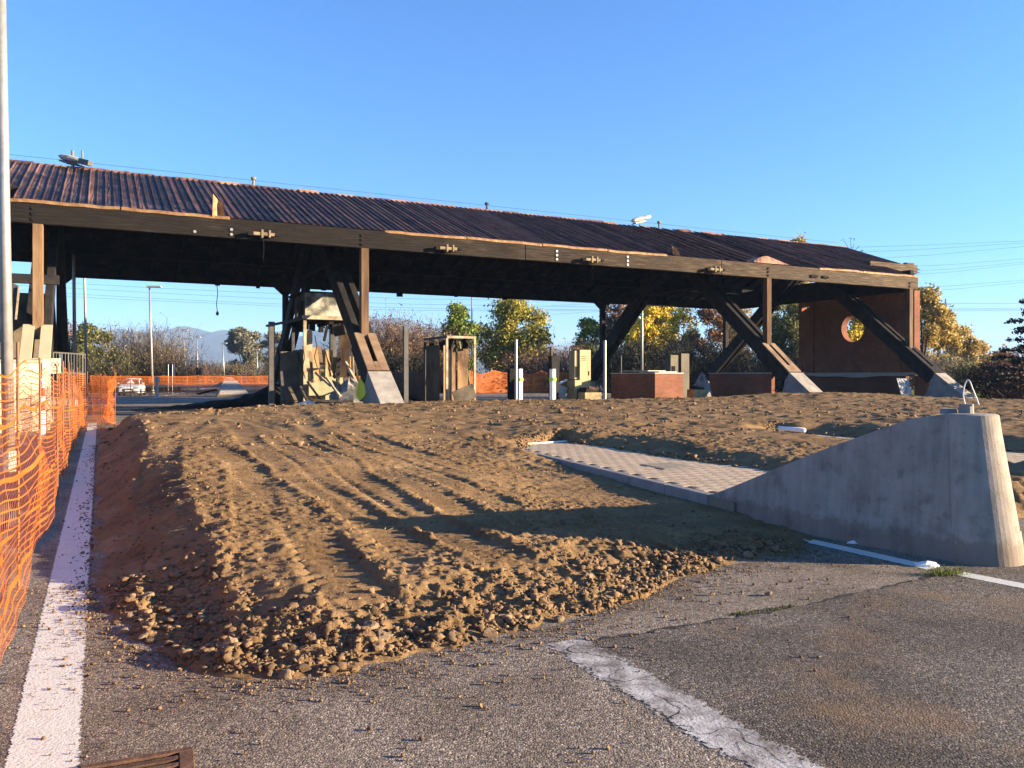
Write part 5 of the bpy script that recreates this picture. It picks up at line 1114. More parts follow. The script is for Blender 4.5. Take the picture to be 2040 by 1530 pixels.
for f, hw, z0, z1 in ((2.1, .72, .28, .62), (2.0, .82, .22, .72), (1.3, .88, .2, .92), (.9, .89, .2, .98), (-1.2, .89, .2, 1.0), (-1.95, .84, .25, .98), (-2.08, .74, .32, .85)):
    body.append([cp(-hw, f, z0), cp(-hw * 1.0, f, (z0 + z1) / 2), cp(-hw * .9, f, z1), cp(0, f, z1 + .03), cp(hw * .9, f, z1), cp(hw, f, (z0 + z1) / 2), cp(hw, f, z0)])
obj('body', loft(body), m_carp, car, bevel=.03)
cab = []
for f, hw, z0, z1 in ((.95, .76, .96, .99), (.35, .70, .96, 1.42), (-.9, .68, .96, 1.48), (-1.6, .66, .96, 1.36), (-1.95, .66, .96, 1.0)): cab.append([cp(-hw * 1.08, f, z0), cp(-hw * .88, f, z1), cp(0, f, z1 + .04), cp(hw * .88, f, z1), cp(hw * 1.08, f, z0)])
obj('cabin', loft(cab), m_carp, car, bevel=.03)
obj('windscreen', MB().hexa([cp(-.70, .96, 1.0), cp(.70, .96, 1.0), cp(.70, .9, 1.0), cp(-.70, .9, 1.0), cp(-.58, .42, 1.41), cp(.58, .42, 1.41), cp(.58, .36, 1.41), cp(-.58, .36, 1.41)]), m_glass, car)
for s in (-1, 1):
    obj('side_window', MB().hexa([cp(s * .80, .7, 1.02), cp(s * .80, -1.5, 1.02), cp(s * .76, -1.5, 1.02), cp(s * .76, .7, 1.02), cp(s * .66, .3, 1.38), cp(s * .66, -1.3, 1.36), cp(s * .62, -1.3, 1.36), cp(s * .62, .3, 1.38)]), m_glass, car)
    obj('headlight', MB().box(cp(s * .60, 2.0, .66), sx * .17, fx * .09, ZV * .07), m_palegrey, car, bevel=.02); obj('door_mirror', MB().box(cp(s * .98, .75, 1.03), sx * .09, fx * .06, ZV * .07), m_carp, car, bevel=.02)
    for f in (1.3, -1.3):
        wh = obj('wheel', MB().tube([cp(s * .72, f, .31), cp(s * .92, f, .31)], .31, 16), m_tyre, car); obj('rim', MB().tube([cp(s * .915, f, .31), cp(s * .93, f, .31)], .19, 12), m_galv, wh)
obj('grille', MB().box(cp(0, 2.09, .50), sx * .42, fx * .04, ZV * .09), m_dark, car); obj('lower_grille', MB().box(cp(0, 2.08, .32), sx * .55, fx * .05, ZV * .05), m_dark, car); obj('number_plate', MB().box(cp(0, 2.145, .45), sx * .25, fx * .01, ZV * .055), m_white, car)
m_navy = M('sign back', [(0.012, 0.022, 0.05), (0.025, 0.04, 0.08)], 3, rough=.6)
for (u0, u1, v0, v1, y, lab, posts) in ((330.5, 348, 724, 752, 80, 'dark blue back of a road sign on two legs', (.3, .78)), (390, 401, 732, 752, 95, 'small dark blue sign back on one leg', (.5,))):
    a, b = D(u0, v0, y), D(u1, v1, y); root = thing('road_sign', lab, 'road sign', (a.x, y, 0)); obj('panel', MB().box((a + b) / 2, Vector(((b.x - a.x) / 2, 0, 0)), Vector((0, .04, 0)), ZV * ((a.z - b.z) / 2)), m_navy, root)
    for k in posts: x = a.x + (b.x - a.x) * k; obj('leg', MB().tube([Vector((x, y - .06, 0)), Vector((x, y - .06, a.z - .1))], .03, 6), m_galv, root)
# pale cabinets and a guard rail by the far road
for (u0, u1, v0, v1, y, lab) in ((309, 317, 750, 761, 62, 'pale notice boards fixed behind the far net'), (479, 489, 747, 763, 90, 'pale roadside cabinet by the far guard rail')):
    a, b = D(u0, v0, y), D(u1, v1, y); root = thing('roadside_box', lab, 'cabinet', (a.x, y, 0)); obj('box', MB().box((a + b) / 2, Vector(((b.x - a.x) / 2, 0, 0)), Vector((0, .12, 0)), ZV * ((a.z - b.z) / 2)), m_palegrey, root); obj('leg', MB().box(Vector(((a.x + b.x) / 2, y, b.z / 2)), Vector((.08, 0, 0)), Vector((0, .08, 0)), ZV * (b.z / 2)), m_galv, root)
gr = thing('guard_rail', 'long galvanised guard rail along the far road', 'guard rail', D(400, 765, 92))
a, b = D(225, 763, 84), D(735, 765, 104); n = 12; mb = MB()
for i in range(n): p, q = a.lerp(b, i / n), a.lerp(b, (i + 1) / n); p.z = q.z = .62; mb.bar(p, q, .03, .16)
obj('beam', mb, m_galv, gr)
for i in range(0, n + 1): p = a.lerp(b, i / n); obj('post', MB().tube([Vector((p.x, p.y + .1, 0)), Vector((p.x, p.y + .1, .75))], .05, 6), m_galv, gr)

# ================================================================== trees and shrubs
LEAF = {}
def leafmat(key, cols):
    LEAF[key] = M('foliage ' + key, cols, .5, rough=.7, island=True, rnd=.75, translucent=.3, spec=.2); return LEAF[key]
leafmat('olive', [(0.059, 0.076, 0.024), (0.144, 0.151, 0.048), (0.254, 0.236, 0.085)])
leafmat('brown', [(0.085, 0.064, 0.028), (0.18, 0.14, 0.062), (0.27, 0.215, 0.10)])
leafmat('red', [(0.09, 0.05, 0.025), (0.20, 0.12, 0.05), (0.30, 0.21, 0.08)])
leafmat('green', [(0.043, 0.076, 0.018), (0.135, 0.203, 0.030), (0.288, 0.338, 0.051)])
leafmat('lime', [(0.101, 0.110, 0.020), (0.288, 0.270, 0.048), (0.506, 0.423, 0.085)])
leafmat('yellow', [(0.220, 0.151, 0.020), (0.641, 0.439, 0.043), (0.800, 0.675, 0.085)])
leafmat('gold', [(0.175, 0.119, 0.031), (0.413, 0.294, 0.075), (0.625, 0.475, 0.150)])
leafmat('rust', [(0.068, 0.041, 0.027), (0.203, 0.108, 0.061), (0.378, 0.203, 0.095)])
leafmat('dark', [(0.010, 0.014, 0.008), (0.028, 0.032, 0.014), (0.06, 0.06, 0.028)])
leafmat('grey', [(0.068, 0.074, 0.047), (0.162, 0.162, 0.108), (0.270, 0.243, 0.162)])
def leaves(C, size, rs):
    n = len(C); a = rs.randn(n, 3); a /= np.linalg.norm(a, axis=1)[:, None]; b = rs.randn(n, 3); b -= a * (a * b).sum(1)[:, None]; b /= np.linalg.norm(b, axis=1)[:, None]
    s = size * (.6 + .8 * rs.rand(n, 1)); a = a * s * .5; b = b * s * .32
    V = np.stack([C - a, C - b * 1.0, C + a, C + b * 1.0], 1).reshape(-1, 3); return V, np.arange(4 * n).reshape(n, 4)
def twigs(starts, dirs, lens, w, rs, nseg=4, droop=0.0, curl=.25):
    n = len(starts); P = starts.copy(); d = dirs / np.linalg.norm(dirs, axis=1)[:, None]; pts = [P.copy()]
    for k in range(nseg):
        d = d + rs.randn(n, 3) * curl + np.array([0, 0, -droop]); d /= np.linalg.norm(d, axis=1)[:, None]; P = P + d * (lens / nseg)[:, None]; pts.append(P.copy())
    V = []; Fq = []
    side = rs.randn(n, 3) * np.array([1, .5, .25]); side /= np.linalg.norm(side, axis=1)[:, None]
    for k, p in enumerate(pts): ww = (w * (1 - .8 * k / nseg)); V += [p - side * (ww[:, None] / 2), p + side * (ww[:, None] / 2)]
    V = np.stack(V, 1); m = V.shape[1]; i = np.arange(n)[:, None] * m; q = np.concatenate([i + np.array([[2 * k, 2 * k + 1, 2 * k + 3, 2 * k + 2]]) for k in range(nseg)], 0)
    return V.reshape(-1, 3), q, pts
def tree(u, y, vtop, wpx, key, lab, name='tree', cat='tree', dens=1.0, leaf=.30, seed=0, low=.12, shape=1.0, gap=0.0, zoff=0.0, group=None, lobes=None, toptaper=.0):
    rs = np.random.RandomState(seed + 31); x0 = (u - CX) / F * y; Ht = EYE + (HZ - vtop) / F * y; rx = wpx * 1.18 / 2 / F * y
    root = thing(name, lab, cat, (x0, y, 0), group)
    nl = lobes or int(min(90, 1.7 * 2 * rx * Ht / (3.14 * (.285 * min(rx, Ht * .5)) ** 2))); Lb = []
    for k in range(nl):
        a = rs.rand() * 6.28; h = low + (.97 - low) * rs.rand(); hh_ = (h - low) / (1 - low)
        prof = (.55 + .9 * hh_ if hh_ < .42 else 1.0 * math.sqrt(max(.04, 1 - ((hh_ - .42) / .62) ** 2))); prof = min(1, prof)
        lr_ = min(rx, Ht * .5) * (.20 + .17 * rs.rand()); r = max(0, prof * rx - lr_ * .7) * rs.rand() ** .45
        Lb.append((x0 + r * math.cos(a), y + .8 * r * math.sin(a), min(Ht * h, Ht - lr_ * .75), lr_))
    tot = int(125 * dens * 2 * rx * Ht); C = []
    for (a, b, c, r) in Lb:
        n = max(20, int(tot / nl)); d = rs.randn(n, 3); d /= np.linalg.norm(d, axis=1)[:, None]; rad = r * (.35 + .65 * rs.rand(n, 1) ** .6) * (1 + .2 * rs.randn(n, 1)); p = np.array([a, b, c]) + d * rad * np.array([1, 1, .85]); C.append(p)
    C = np.concatenate(C); C = C[C[:, 2] > .15]; C[:, 2] = np.minimum(C[:, 2], Ht * 1.02)
    V, Fq = leaves(C, leaf, rs); np_obj('crown', V, Fq, LEAF[key], root)
    mb = MB(); base = Vector((x0, y, -.05)); fork = Vector((x0 + rs.randn() * .2, y, Ht * .34)); tr = max(.08, Ht * .018)
    mb.tube([base, base.lerp(fork, .5) + Vector((rs.randn() * .1, 0, 0)), fork], [tr * 1.3, tr, tr * .8], 7)
    for (a, b, c, r) in Lb[::2]:
        q = Vector((a, b, c)); f = base.lerp(fork, .45 + .55 * rs.rand()); mid = f.lerp(q, .5) + Vector((rs.randn() * .3, rs.randn() * .3, .3)); mb.tube([f, mid, q], [tr * .5, tr * .32, tr * .1], 5, cap=False)
    obj('trunk', mb, m_bark, root, fix=False)
    return root
def shrub(u, y, vtop, wpx, key, lab, dens=1.0, seed=0, leafy=.4, w=.05, name='shrub', group=None, spread=.5, leaf=.2):
    rs = np.random.RandomState(seed + 77); x0 = (u - CX) / F * y; Ht = EYE + (HZ - vtop) / F * y; rx = wpx / 2 / F * y; root = thing(name, lab, 'shrub', (x0, y, 0), group)
    n = int(170 * dens * max(1, rx / 3)); bx = rs.randn(n) * rx * .42; st = np.stack([x0 + np.clip(bx, -rx * .9, rx * .9), y + rs.randn(n) * rx * .3, np.full(n, -.02)], 1)
    fall = np.sqrt(np.clip(1 - (np.clip(bx, -rx, rx) / (rx * 1.08)) ** 2, .12, 1)); dr = np.stack([rs.randn(n) * spread + bx / rx * .35, rs.randn(n) * spread * .6, np.ones(n)], 1); ln = Ht * fall * (.75 + .4 * rs.rand(n))
    V, Fq, pts = twigs(st, dr, ln, np.full(n, w * 1.6), rs, 5, .02, .16); V2 = [V]; F2 = [Fq]; o = len(V); allp = [p for p in pts[2:]]
    for gen, ws, lf in ((1, w, .42), (2, w * .6, .24)):
        src = np.concatenate(allp); src = src[rs.randint(len(src), size=int(n * (5 if gen == 1 else 9)))]; src = src[src[:, 2] < Ht * 1.0]
        m = len(src); d2 = rs.randn(m, 3) * .8 + np.array([0, 0, .75]); Va, Fa, pa = twigs(src, d2, Ht * lf * (.4 + .6 * rs.rand(m)), np.full(m, ws), rs, 3, .03, .3); V2.append(Va); F2.append(Fa + o); o += len(Va); allp = allp + pa[1:] if gen == 1 else allp; lastp = pa
    np_obj('branches', np.concatenate(V2), np.concatenate(F2), M('twigs ' + key, {'brown': [(0.07, 0.05, 0.035), (0.17, 0.125, 0.08)], 'red': [(0.09, 0.05, 0.04), (0.20, 0.12, 0.09)], 'grey': [(0.10, 0.09, 0.07), (0.2, 0.17, 0.13)], 'dark': [(0.015, 0.013, 0.012), (0.04, 0.035, 0.03)], 'olive': [(0.06, 0.05, 0.03), (0.15, 0.12, 0.07)], 'rust': [(0.06, 0.04, 0.03), (0.16, 0.10, 0.07)]}[key], 2, rough=.9), root)
    if leafy:
        src = np.concatenate(lastp[1:] + allp[-3:]); k = int(2600 * leafy * dens * max(1, rx / 3)); src = src[rs.randint(len(src), size=k)] + rs.randn(k, 3) * .12; src = src[src[:, 2] > .1]; V, Fq = leaves(src, leaf, rs); np_obj('foliage', V, Fq, LEAF[key], root)
    return root
# left group
tree(185, 88, 643, 105, 'olive', 'rounded olive green tree left of the tall street lamp', seed=1, low=.05, dens=1.5)
tree(140, 96, 640, 60, 'rust', 'thin leafed brown tree close behind the leftmost struts', seed=2, low=.1, dens=.35, leaf=.24)
shrub(280, 92, 655, 115, 'brown', 'big bare brown shrub beside the street lamp', seed=3, dens=1.6, leafy=.5, w=.06)
shrub(215, 86, 700, 80, 'olive', 'low straw coloured shrub below the olive tree', seed=4, leafy=.7)
shrub(335, 90, 690, 60, 'brown', 'drooping brown shrub right of the big bare one', seed=5, leafy=.45)
tree(40, 70, 590, 90, 'rust', 'autumn tree top showing behind the burnt kiosk', seed=6, low=.2, dens=.6)
shrub(385, 140, 726, 70, 'red', 'reddish low shrub behind the sign backs', seed=7, leafy=.4, w=.08)
shrub(425, 160, 724, 60, 'brown', 'hazy brown shrub left of the round tree', seed=8, leafy=.5, w=.08)
tree(487, 190, 655, 78, 'grey', 'hazy round grey green tree with mountains behind', seed=9, low=.05, dens=1.3, leaf=.5)
shrub(480, 150, 726, 110, 'brown', 'brown thicket in front of the round hazy tree', seed=10, leafy=.6, w=.08)
tree(545, 180, 662, 70, 'brown', 'hazy brown tree beside the dark square post', seed=11, low=.08, dens=.8, leaf=.4)
shrub(580, 130, 716, 90, 'brown', 'brown thicket seen through the booth struts', seed=12, leafy=.6, w=.07)
shrub(660, 120, 705, 90, 'dark', 'dark thicket behind the burnt booth', seed=13, leafy=.9)
# middle
for i, (u, v, w_, k, lab) in enumerate(((760, 638, 90, 'red', 'tall reddish bare shrub right of the front strut'), (815, 650, 90, 'red', 'reddish leafless shrub behind the grey square post'), (865, 668, 70, 'brown', 'brown bare shrub left of the dense green tree'))): shrub(u, 84 + 3 * i, v, w_, k, lab, seed=20 + i, dens=1.5, leafy=1.6, w=.05)
shrub(780, 78, 705, 110, 'dark', 'dark green hedge shrub under the reddish bushes', seed=24, leafy=1.3, dens=1.2)
shrub(860, 80, 712, 110, 'dark', 'dark green hedge shrub behind the roofless booth', seed=25, leafy=1.3, dens=1.2)
tree(918, 90, 604, 78, 'green', 'dense bright green tree behind the roofless booth', seed=26, low=.06, dens=1.7, leaf=.30)
tree(1020, 94, 594, 165, 'lime', 'broad olive yellow tree right of the dense green one', seed=27, low=.06, dens=1.7, leaf=.32)
tree(1075, 102, 655, 60, 'lime', 'pale bushy side of the broad olive tree', seed=28, low=.05, dens=.8)
shrub(1040, 82, 712, 110, 'rust', 'rust coloured shrub behind the first white bollard', seed=29, leafy=.9)
shrub(1120, 86, 690, 100, 'red', 'reddish bare shrub behind the second white bollard', seed=30, leafy=.7, dens=1.2)
tree(1172, 92, 634, 76, 'green', 'small green tree left of the far strut', seed=31, low=.08, dens=1.1)
tree(1222, 96, 590, 70, 'rust', 'brown leafed tree crossed by the far strut', seed=32, low=.1, dens=.9)
tree(1290, 92, 608, 110, 'yellow', 'bright yellow tree behind the silver pole', seed=33, low=.15, dens=1.5)
tree(1350, 96, 608, 95, 'yellow', 'paler yellow tree with gaps of sky', seed=34, low=.12, dens=1.0)
tree(1322, 104, 600, 70, 'yellow', 'taller yellow tree between the two other yellow ones', seed=134, low=.1, dens=1.0)
shrub(1235, 84, 690, 90, 'brown', 'brown shrub at the foot of the yellow tree', seed=35, leafy=.8)
for i, (u, v) in enumerate(((1255, 690), (1325, 682), (1400, 690), (1470, 700), (1540, 700))): shrub(u, 80 + 2 * i, v, 95, 'dark', ('dark evergreen shrub behind the first brick plinth', 'taller dark evergreen shrub before the yellow trees', 'dark evergreen shrub by the smoked cabinet', 'dark shrub behind the crossed struts', 'dark shrub left of the porthole wall')[i], seed=36 + i, leafy=1.5, dens=1.3)
tree(1415, 92, 612, 90, 'rust', 'purple brown tree behind the crossed struts', seed=42, low=.08, dens=1.2)
tree(1465, 98, 585, 90, 'gold', 'orange leafed tree above the crossed struts', seed=43, low=.15, dens=.9)
tree(1560, 94, 560, 110, 'olive', 'green and brown tree left of the porthole wall', seed=44, low=.05, dens=1.5)
tree(1585, 110, 465, 60, 'gold', 'orange tree tip just topping the roof ridge', seed=45, low=.4, dens=.5)
tree(1690, 86, 600, 90, 'yellow', 'sunlit reedy tree seen through the porthole', seed=46, low=.05, dens=1.3)
# right
for i, (u, v, w_, y, lab) in enumerate(((1835, 570, 110, 80, 'tall golden autumn tree at the canopy end'), (1872, 612, 100, 86, 'golden autumn tree second from the canopy end'), (1912, 645, 90, 94, 'golden tree third from the canopy end below the pylon'), (1945, 680, 70, 104, 'small golden tree at the end of the row'))): tree(u, y, v, w_, 'gold', lab, seed=50 + i, low=.06, dens=1.5, group='row of golden trees')
shrub(1880, 76, 712, 80, 'grey', 'grey leafless shrub in front of the golden row', seed=55, leafy=.6)
tree(1990, 150, 700, 60, 'rust', 'hazy brown tree far behind the dark conifer', seed=56, low=.05, dens=.8, leaf=.4)
shrub(1945, 70, 725, 70, 'olive', 'olive shrub beside the dark conifer', seed=57, leafy=.9)
shrub(2000, 55, 725, 90, 'dark', 'dark bramble below the conifer branches', seed=58, leafy=1.2, dens=1.4)
shrub(2045, 52, 700, 80, 'rust', 'rusty bramble at the foot of the conifer', seed=59, leafy=1.0)
# bare twig tips above the ridge
rs = np.random.RandomState(3); root = thing('bare_tree', 'bare twig tips rising above the far end of the roof', 'tree', D(1705, 750, 85)); base = D(1703, 750, 85); zt = EYE + (HZ - 474) / F * 85
mb = MB(); b0 = Vector((base.x, 85, 0)); top = Vector((base.x - .3, 85, zt - 1.5)); mb.tube([b0, b0.lerp(top, .5) + Vector((.3, 0, 0)), top], [.16, .1, .05], 6)
for dx, dz in ((-.9, 1.3), (-.2, 1.5), (.2, .9), (.75, .6), (1.0, .1)): mb.tube([top - ZV * .5, top + Vector((dx * .4, 0, dz * .3)), top + Vector((dx, 0, dz))], [.04, .03, .02], 4)
obj('branches', mb, m_bark, root); mb = MB()
V, Fq = leaves(np.array([[top.x + a + rs.randn() * .12, 85 + rs.randn() * .1, top.z + c + rs.randn() * .1] for a, c in ((-.9, 1.3), (-.2, 1.5), (.2, 1.3), (.75, .6), (1.0, .1)) for _ in range(5)]), .16, rs); np_obj('last_leaves', V, Fq, LEAF['dark'], root)
# conifer with reaching branches at the right
m_needle = M('dark needles', [(0.008, 0.010, 0.008), (0.02, 0.024, 0.016), (0.045, 0.045, 0.03)], 2, rough=.8, island=True, rnd=.6)
yc = 46; cx_ = (2072 - CX) / F * yc; con = thing('conifer', 'dark sparse conifer reaching in with long drooping branches', 'tree', (cx_, yc, 0)); mb = MB(); mb.tube([(cx_, yc, -.1), (cx_ + .1, yc, 3.5), (cx_, yc, 7.2)], [.2, .13, .03], 7)
nd_ = []
for k in range(44):
    h = .7 + 5.9 * (k / 44); a = k * 2.39; L = (7.4 - h) * .50 * (.8 + .4 * random.random()); d = Vector((math.cos(a), math.sin(a), .12)); p0 = Vector((cx_, yc, h)); p1 = p0 + d * L * .55 + ZV * .06; p2 = p0 + d * L + ZV * (-.12 * L + .2)
    mb.tube([p0, p1, p2], [.035, .025, .008], 4, cap=False)
    for q in range(int(60 * L)):
        f = random.random() ** .7; c = p0.lerp(p1, f * 2) if f < .5 else p1.lerp(p2, f * 2 - 1); nd_.append((c.x + random.gauss(0, .10), c.y + random.gauss(0, .10), c.z + random.gauss(0, .07) - .03))
obj('trunk', mb, m_bark, con, fix=False); V, Fq = leaves(np.array(nd_), .20, rs); np_obj('needles', V, Fq, m_needle, con)
# grass verge beyond the asphalt at right
def grass(name, cs, h, mat, parent=None, w=.012):
    rs = np.random.RandomState(9); n = len(cs); cs = np.asarray(cs); d = np.stack([rs.randn(n) * .35, rs.randn(n) * .35, np.ones(n)], 1); V, Fq, _ = twigs(cs, d, h * (.5 + .8 * rs.rand(n)), np.full(n, w), rs, 3, .1, .2); return np_obj(name, V, Fq, mat, parent)
m_grass = M('grass', [(0.05, 0.075, 0.012), (0.12, 0.16, 0.03), (0.22, 0.22, 0.06)], 3, rough=.8, island=True, rnd=.6, translucent=.3)
pts = [(random.uniform(27, 42), random.uniform(56, 70), 0) for _ in range(5000)]
tag(stuff(grass('grass_verge', pts, .45, m_grass, w=.05)), 'bright green grass verge past the last footing', 'grass')
c = G(1868, 1146); tag(stuff(grass('weed_tuft', [(c.x + random.gauss(.06, .09), c.y + random.gauss(0, .035), 0) for _ in range(190)], .085, m_grass, w=.006)), 'green weed tuft growing in the joint by the white line', 'weeds')
c = G(2018, 1121); tag(stuff(grass('weed_tuft', [(c.x + random.gauss(0, .06), c.y + random.gauss(0, .03), 0) for _ in range(90)], .09, m_grass, w=.006)), 'small weed growing at the foot of the wedge nose', 'weeds')
a, b = G(1455, 1226), G(1585, 1208); tag(stuff(grass('moss_strip', [tuple(a.lerp(b, random.random()) + Vector((random.gauss(0, .015), random.gauss(0, .02), 0))) for _ in range(420)], .013, M('moss', [(0.05, 0.05, 0.014), (0.13, 0.125, 0.04)], 6, rough=.9), w=.008)), 'strip of moss along the dark asphalt joint', 'moss')
# litter
m_bag = M('white plastic bag', [(0.62, 0.6, 0.6), (0.78, 0.77, 0.76)], 14, rough=.45)
for (u, v, lab, s) in ((1848, 1128, 'crumpled white plastic bag beside the white line', .11), (1700, 1083, 'scrap of pale litter against the wedge', .07)):
    p = G(u, v); bundle('litter', Vector((p.x, p.y, .004)), s, s * .45, s * .36, m_bag, lab, 'litter', int(u))
p0, p1 = D(1552, 853, 19.0), D(1603, 857, 18.4); tag(obj('plastic_pipe', MB().tube([p0, p1], .052, 12), m_white, smooth=True), 'white plastic pipe lying in the cut earth', 'pipe')
a, b = I(10.55, -.45, .215), I(10.95, .85, .215); tag(obj('white_strip', MB().bar(a, b, .05, .012), m_white), 'white strip lying at the far end of the paved island', 'strip')
# iron drain grate at the bottom
gt = thing('drain_grate', 'rust brown slotted drain grate set in the asphalt', 'drain grate', G(300, 1530)); gx = (G(385, 1497) - G(212, 1527)); gx.z = 0; gxn = gx.normalized(); gyn = Vector((gxn.y, -gxn.x, 0)); o = G(385, 1495); o.z = 0
def gp(x, y, z): return o - gxn * x + gyn * y + ZV * z
obj('pit', MB().hexa([gp(0, 0, .0045), gp(.44, 0, .0045), gp(.44, .6, .0045), gp(0, .6, .0045), gp(0, 0, .009), gp(.44, 0, .009), gp(.44, .6, .009), gp(0, .6, .009)]), m_black, gt)
obj('frame', MB().hexa([gp(0, 0, .0), gp(.44, 0, .0), gp(.44, .035, 0), gp(0, .035, 0), gp(0, 0, .02), gp(.44, 0, .02), gp(.44, .035, .02), gp(0, .035, .02)]).hexa([gp(0, .036, 0), gp(.06, .036, 0), gp(.06, .6, 0), gp(0, .6, 0), gp(0, .036, .02), gp(.06, .036, .02), gp(.06, .6, .02), gp(0, .6, .02)]), m_rust, gt, bevel=.004)
for k in range(8):
    y0 = .062 + k * .065; obj('bar', MB().hexa([gp(.061, y0, .002), gp(.42, y0, .002), gp(.42, y0 + .038, .002), gp(.061, y0 + .038, .002), gp(.061, y0, .019), gp(.42, y0, .019), gp(.42, y0 + .038, .019), gp(.061, y0 + .038, .019)]), m_rust, gt, bevel=.004)

# ================================================================== power lines, pylon, mountains, haze
m_wire = M('aluminium wire', [(0.10, 0.10, 0.10), (0.14, 0.14, 0.14)], 2, rough=.6)
def wire(pts, y, lab, grp, r=.022, y2=None):
    k = len(pts); P = [D(u, v, y + ((y2 or y) - y) * i / (k - 1)) for i, (u, v) in enumerate(pts)]; fine = []
    for i in range(k - 1):
        for q in range(6):
            p0, p1, p2, p3 = P[max(i - 1, 0)], P[i], P[i + 1], P[min(i + 2, k - 1)]; t = q / 6
            fine.append(0.5 * ((2 * p1) + (p2 - p0) * t + (2 * p0 - 5 * p1 + 4 * p2 - p3) * t * t + (3 * p1 - p0 - 3 * p2 + p3) * t ** 3))
    fine.append(P[-1]); tag(obj('overhead_wire', MB().tube(fine, r, 4), m_wire), lab, 'power line', grp)
for pts in ([(-1500, 453), (-120, 548), (160, 565), (400, 578), (760, 593), (940, 597), (1500, 604), (2600, 604)], [(-1500, 463), (-120, 558), (160, 575), (400, 588), (760, 604), (960, 608), (1500, 614), (2600, 614)], [(-1500, 473), (-120, 568), (160, 586), (400, 599), (760, 612), (1180, 617), (1500, 617), (2600, 617)], [(-1500, 479), (-120, 574), (160, 592), (400, 603), (760, 617), (1180, 619), (1500, 619), (2600, 619)]):
    wire(pts, 150, 'overhead wire crossing low behind the canopy', 'wires behind the canopy')
for a, b in (((1724, 492), (2040, 480)), ((1742, 501), (2040, 484)), ((1775, 513), (2040, 491)), ((1835, 530), (2040, 515.5)), ((1835, 539.5), (2040, 522)), ((1835, 546), (2040, 525.5)), ((1842, 572), (2040, 558)), ((1851, 579), (2040, 562))):
    k_ = (b[1] - a[1]) / (b[0] - a[0]); e = (3600, b[1] + k_ * 1560 * 1.1); s = (1100, a[1] - k_ * (a[0] - 1100) * .7); wire([s, a, b, e], 300, 'overhead wire rising to the right of the roof end', 'wires right of the canopy', r=.034, y2=230)
py_ = 620; pb = D(1884, 750, py_); pyl = thing('pylon', 'distant lattice pylon above the golden trees', 'pylon', (pb.x, py_, 0)); zt = EYE + (HZ - 595) / F * py_; m_pyl = M('pylon steel', [(0.22, 0.23, 0.24), (0.3, 0.31, 0.32)], 2, rough=.6)
def cor(h, sx_, sy_): ww = 4.5 * (1 - h) ** 1.1 + .15; return Vector((pb.x + sx_ * ww, py_ + sy_ * ww, zt * h))
for sx_, sy_ in ((-1, -1), (1, -1), (1, 1), (-1, 1)): obj('leg', MB().bar(cor(0, sx_, sy_), cor(.55, sx_, sy_), .22, .22).bar(cor(.55, sx_, sy_), cor(1, sx_, sy_), .18, .18), m_pyl, pyl)
mb = MB(); hs_ = [0, .12, .24, .36, .47, .57, .66, .74, .81, .88, .94]
for h0, h1 in zip(hs_[:-1], hs_[1:]):
    for (a, b) in (((-1, -1), (1, -1)), ((1, -1), (1, 1)), ((1, 1), (-1, 1)), ((-1, 1), (-1, -1))): mb.bar(cor(h0, *a), cor(h1, *b), .1, .1).bar(cor(h0, *b), cor(h1, *a), .1, .1).bar(cor(h1, *a), cor(h1, *b), .1, .1)
obj('lattice', mb, m_pyl, pyl)
for h, L in ((.72, 5), (.83, 5.5), (.93, 4)): obj('cross_arm', MB().bar(Vector((pb.x - L, py_, zt * h)), Vector((pb.x + L, py_, zt * h)), .25, .25), m_pyl, pyl)
# mountains
YM = 3600.0
ridge = [(-900, 690), (-300, 668), (0, 660), (140, 656), (215, 657), (240, 655), (285, 661), (300, 663), (325, 658), (340, 656), (358, 651), (370, 649.5), (382, 652), (400, 657), (412, 659), (424, 662), (440, 656), (460, 658), (490, 659), (520, 665), (560, 673), (600, 668), (650, 650), (700, 640), (735, 633), (765, 634), (790, 631), (815, 638), (835, 647), (860, 652), (885, 655), (930, 668), (1000, 684), (1060, 690), (1110, 694), (1180, 702), (1300, 715), (1700, 722), (2300, 728), (3200, 735)]
ru = np.array([r[0] for r in ridge]); rv = np.array([r[1] for r in ridge])
us = np.linspace(-900, 3200, 700); hh = (HZ - np.interp(us, ru, rv)) / F * YM + EYE; hh += fbm(us * .05, us * 0 + 2, 4) * 5
rows = np.linspace(0, 1, 40); V = []
for q in rows:
    yy = YM - 1300 * (1 - q); x = (us - CX) / F * YM; pr = q ** 1.25; h = hh * pr + (fbm(x * .004, np.full(x.shape, yy * .004), 5) * 75 * pr * (1 - q) ** .6); V.append(np.stack([x, np.full(x.shape, yy), np.maximum(-2, h - 2)], 1))
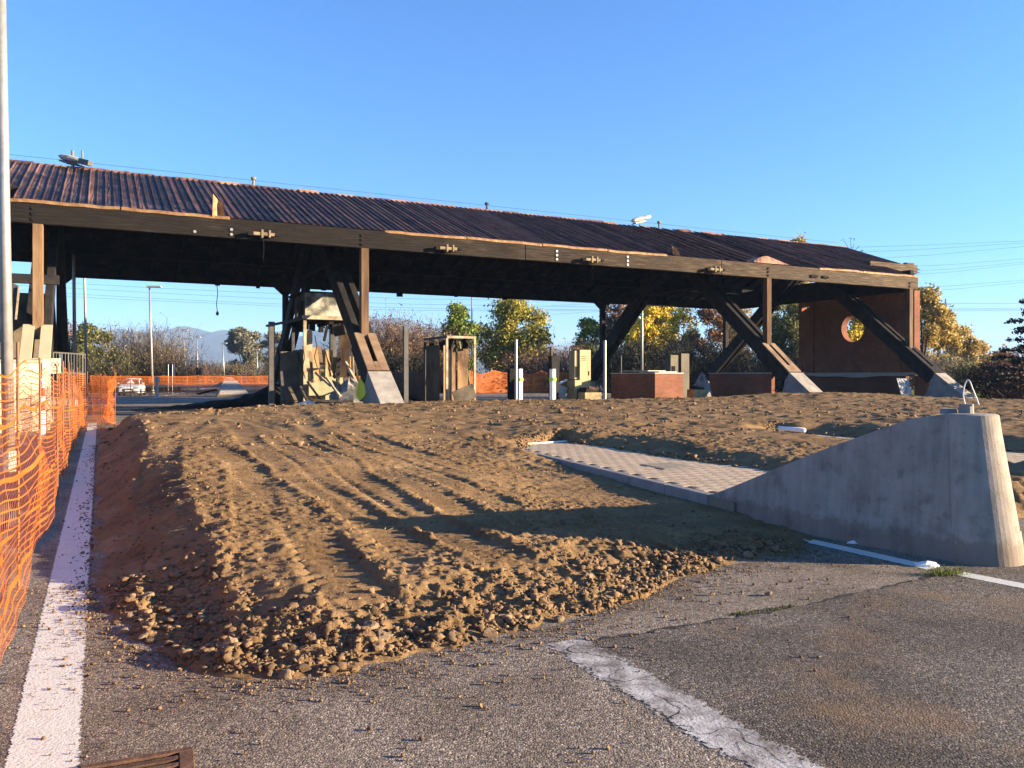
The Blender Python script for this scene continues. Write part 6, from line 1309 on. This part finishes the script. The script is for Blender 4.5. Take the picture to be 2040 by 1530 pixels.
for q in (.6, 0): V.append(np.stack([(us - CX) / F * YM, np.full(us.shape, YM + 900 * (1 - q)), hh * q - 2], 1))
V = np.concatenate(V); nr, ncol = 42, len(us); idx = np.arange(nr * ncol).reshape(nr, ncol)
hills = structure(np_obj('hills', V, np.stack([idx[:-1, :-1].ravel(), idx[:-1, 1:].ravel(), idx[1:, 1:].ravel(), idx[1:, :-1].ravel()], 1), M('wooded hills', [(0.010, 0.016, 0.016), (0.022, 0.028, 0.024), (0.04, 0.042, 0.034)], .004, detail=10, rough=.95), None, smooth=True))
# far tree belt on the plain
rs = np.random.RandomState(5); C = []
for k in range(900):
    x = rs.uniform(-420, 420); yy = rs.uniform(300, 700); r = rs.uniform(2, 4.5); n = 16; d = rs.randn(n, 3); d /= np.linalg.norm(d, axis=1)[:, None]; C.append(np.array([x, yy, r * .8]) + d * r * rs.rand(n, 1) ** .5 * np.array([1, 1, .8]))
V, Fq = leaves(np.concatenate(C), 2.2, rs); tag(stuff(np_obj('far_wood', V, Fq, LEAF['brown'])), 'far hazy wood along the plain below the mountains', 'wood')
# air
HB = (-5600, 5600, -80, 5700, -1.1, 285.0)
mb = MB(); mb.hexa([(HB[0], HB[2], HB[4]), (HB[1], HB[2], HB[4]), (HB[1], HB[3], HB[4]), (HB[0], HB[3], HB[4]), (HB[0], HB[2], HB[5]), (HB[1], HB[2], HB[5]), (HB[1], HB[3], HB[5]), (HB[0], HB[3], HB[5])])
mh = bpy.data.materials.new('haze'); mh.use_nodes = True; n = mh.node_tree.nodes; l = mh.node_tree.links
for x in list(n):
    if x.type != 'OUTPUT_MATERIAL': n.remove(x)
pv = n.new('ShaderNodeVolumePrincipled'); pv.inputs['Color'].default_value = (0.42, 0.64, 1.0, 1); pv.inputs['Density'].default_value = 0.00015; pv.inputs['Anisotropy'].default_value = 0.0
l.new(pv.outputs[0], [x for x in n if x.type == 'OUTPUT_MATERIAL'][0].inputs['Volume'])
hz_o = stuff(obj('haze', mb, mh)); tag(hz_o, 'thin blue air haze over the plain and mountains', 'haze')
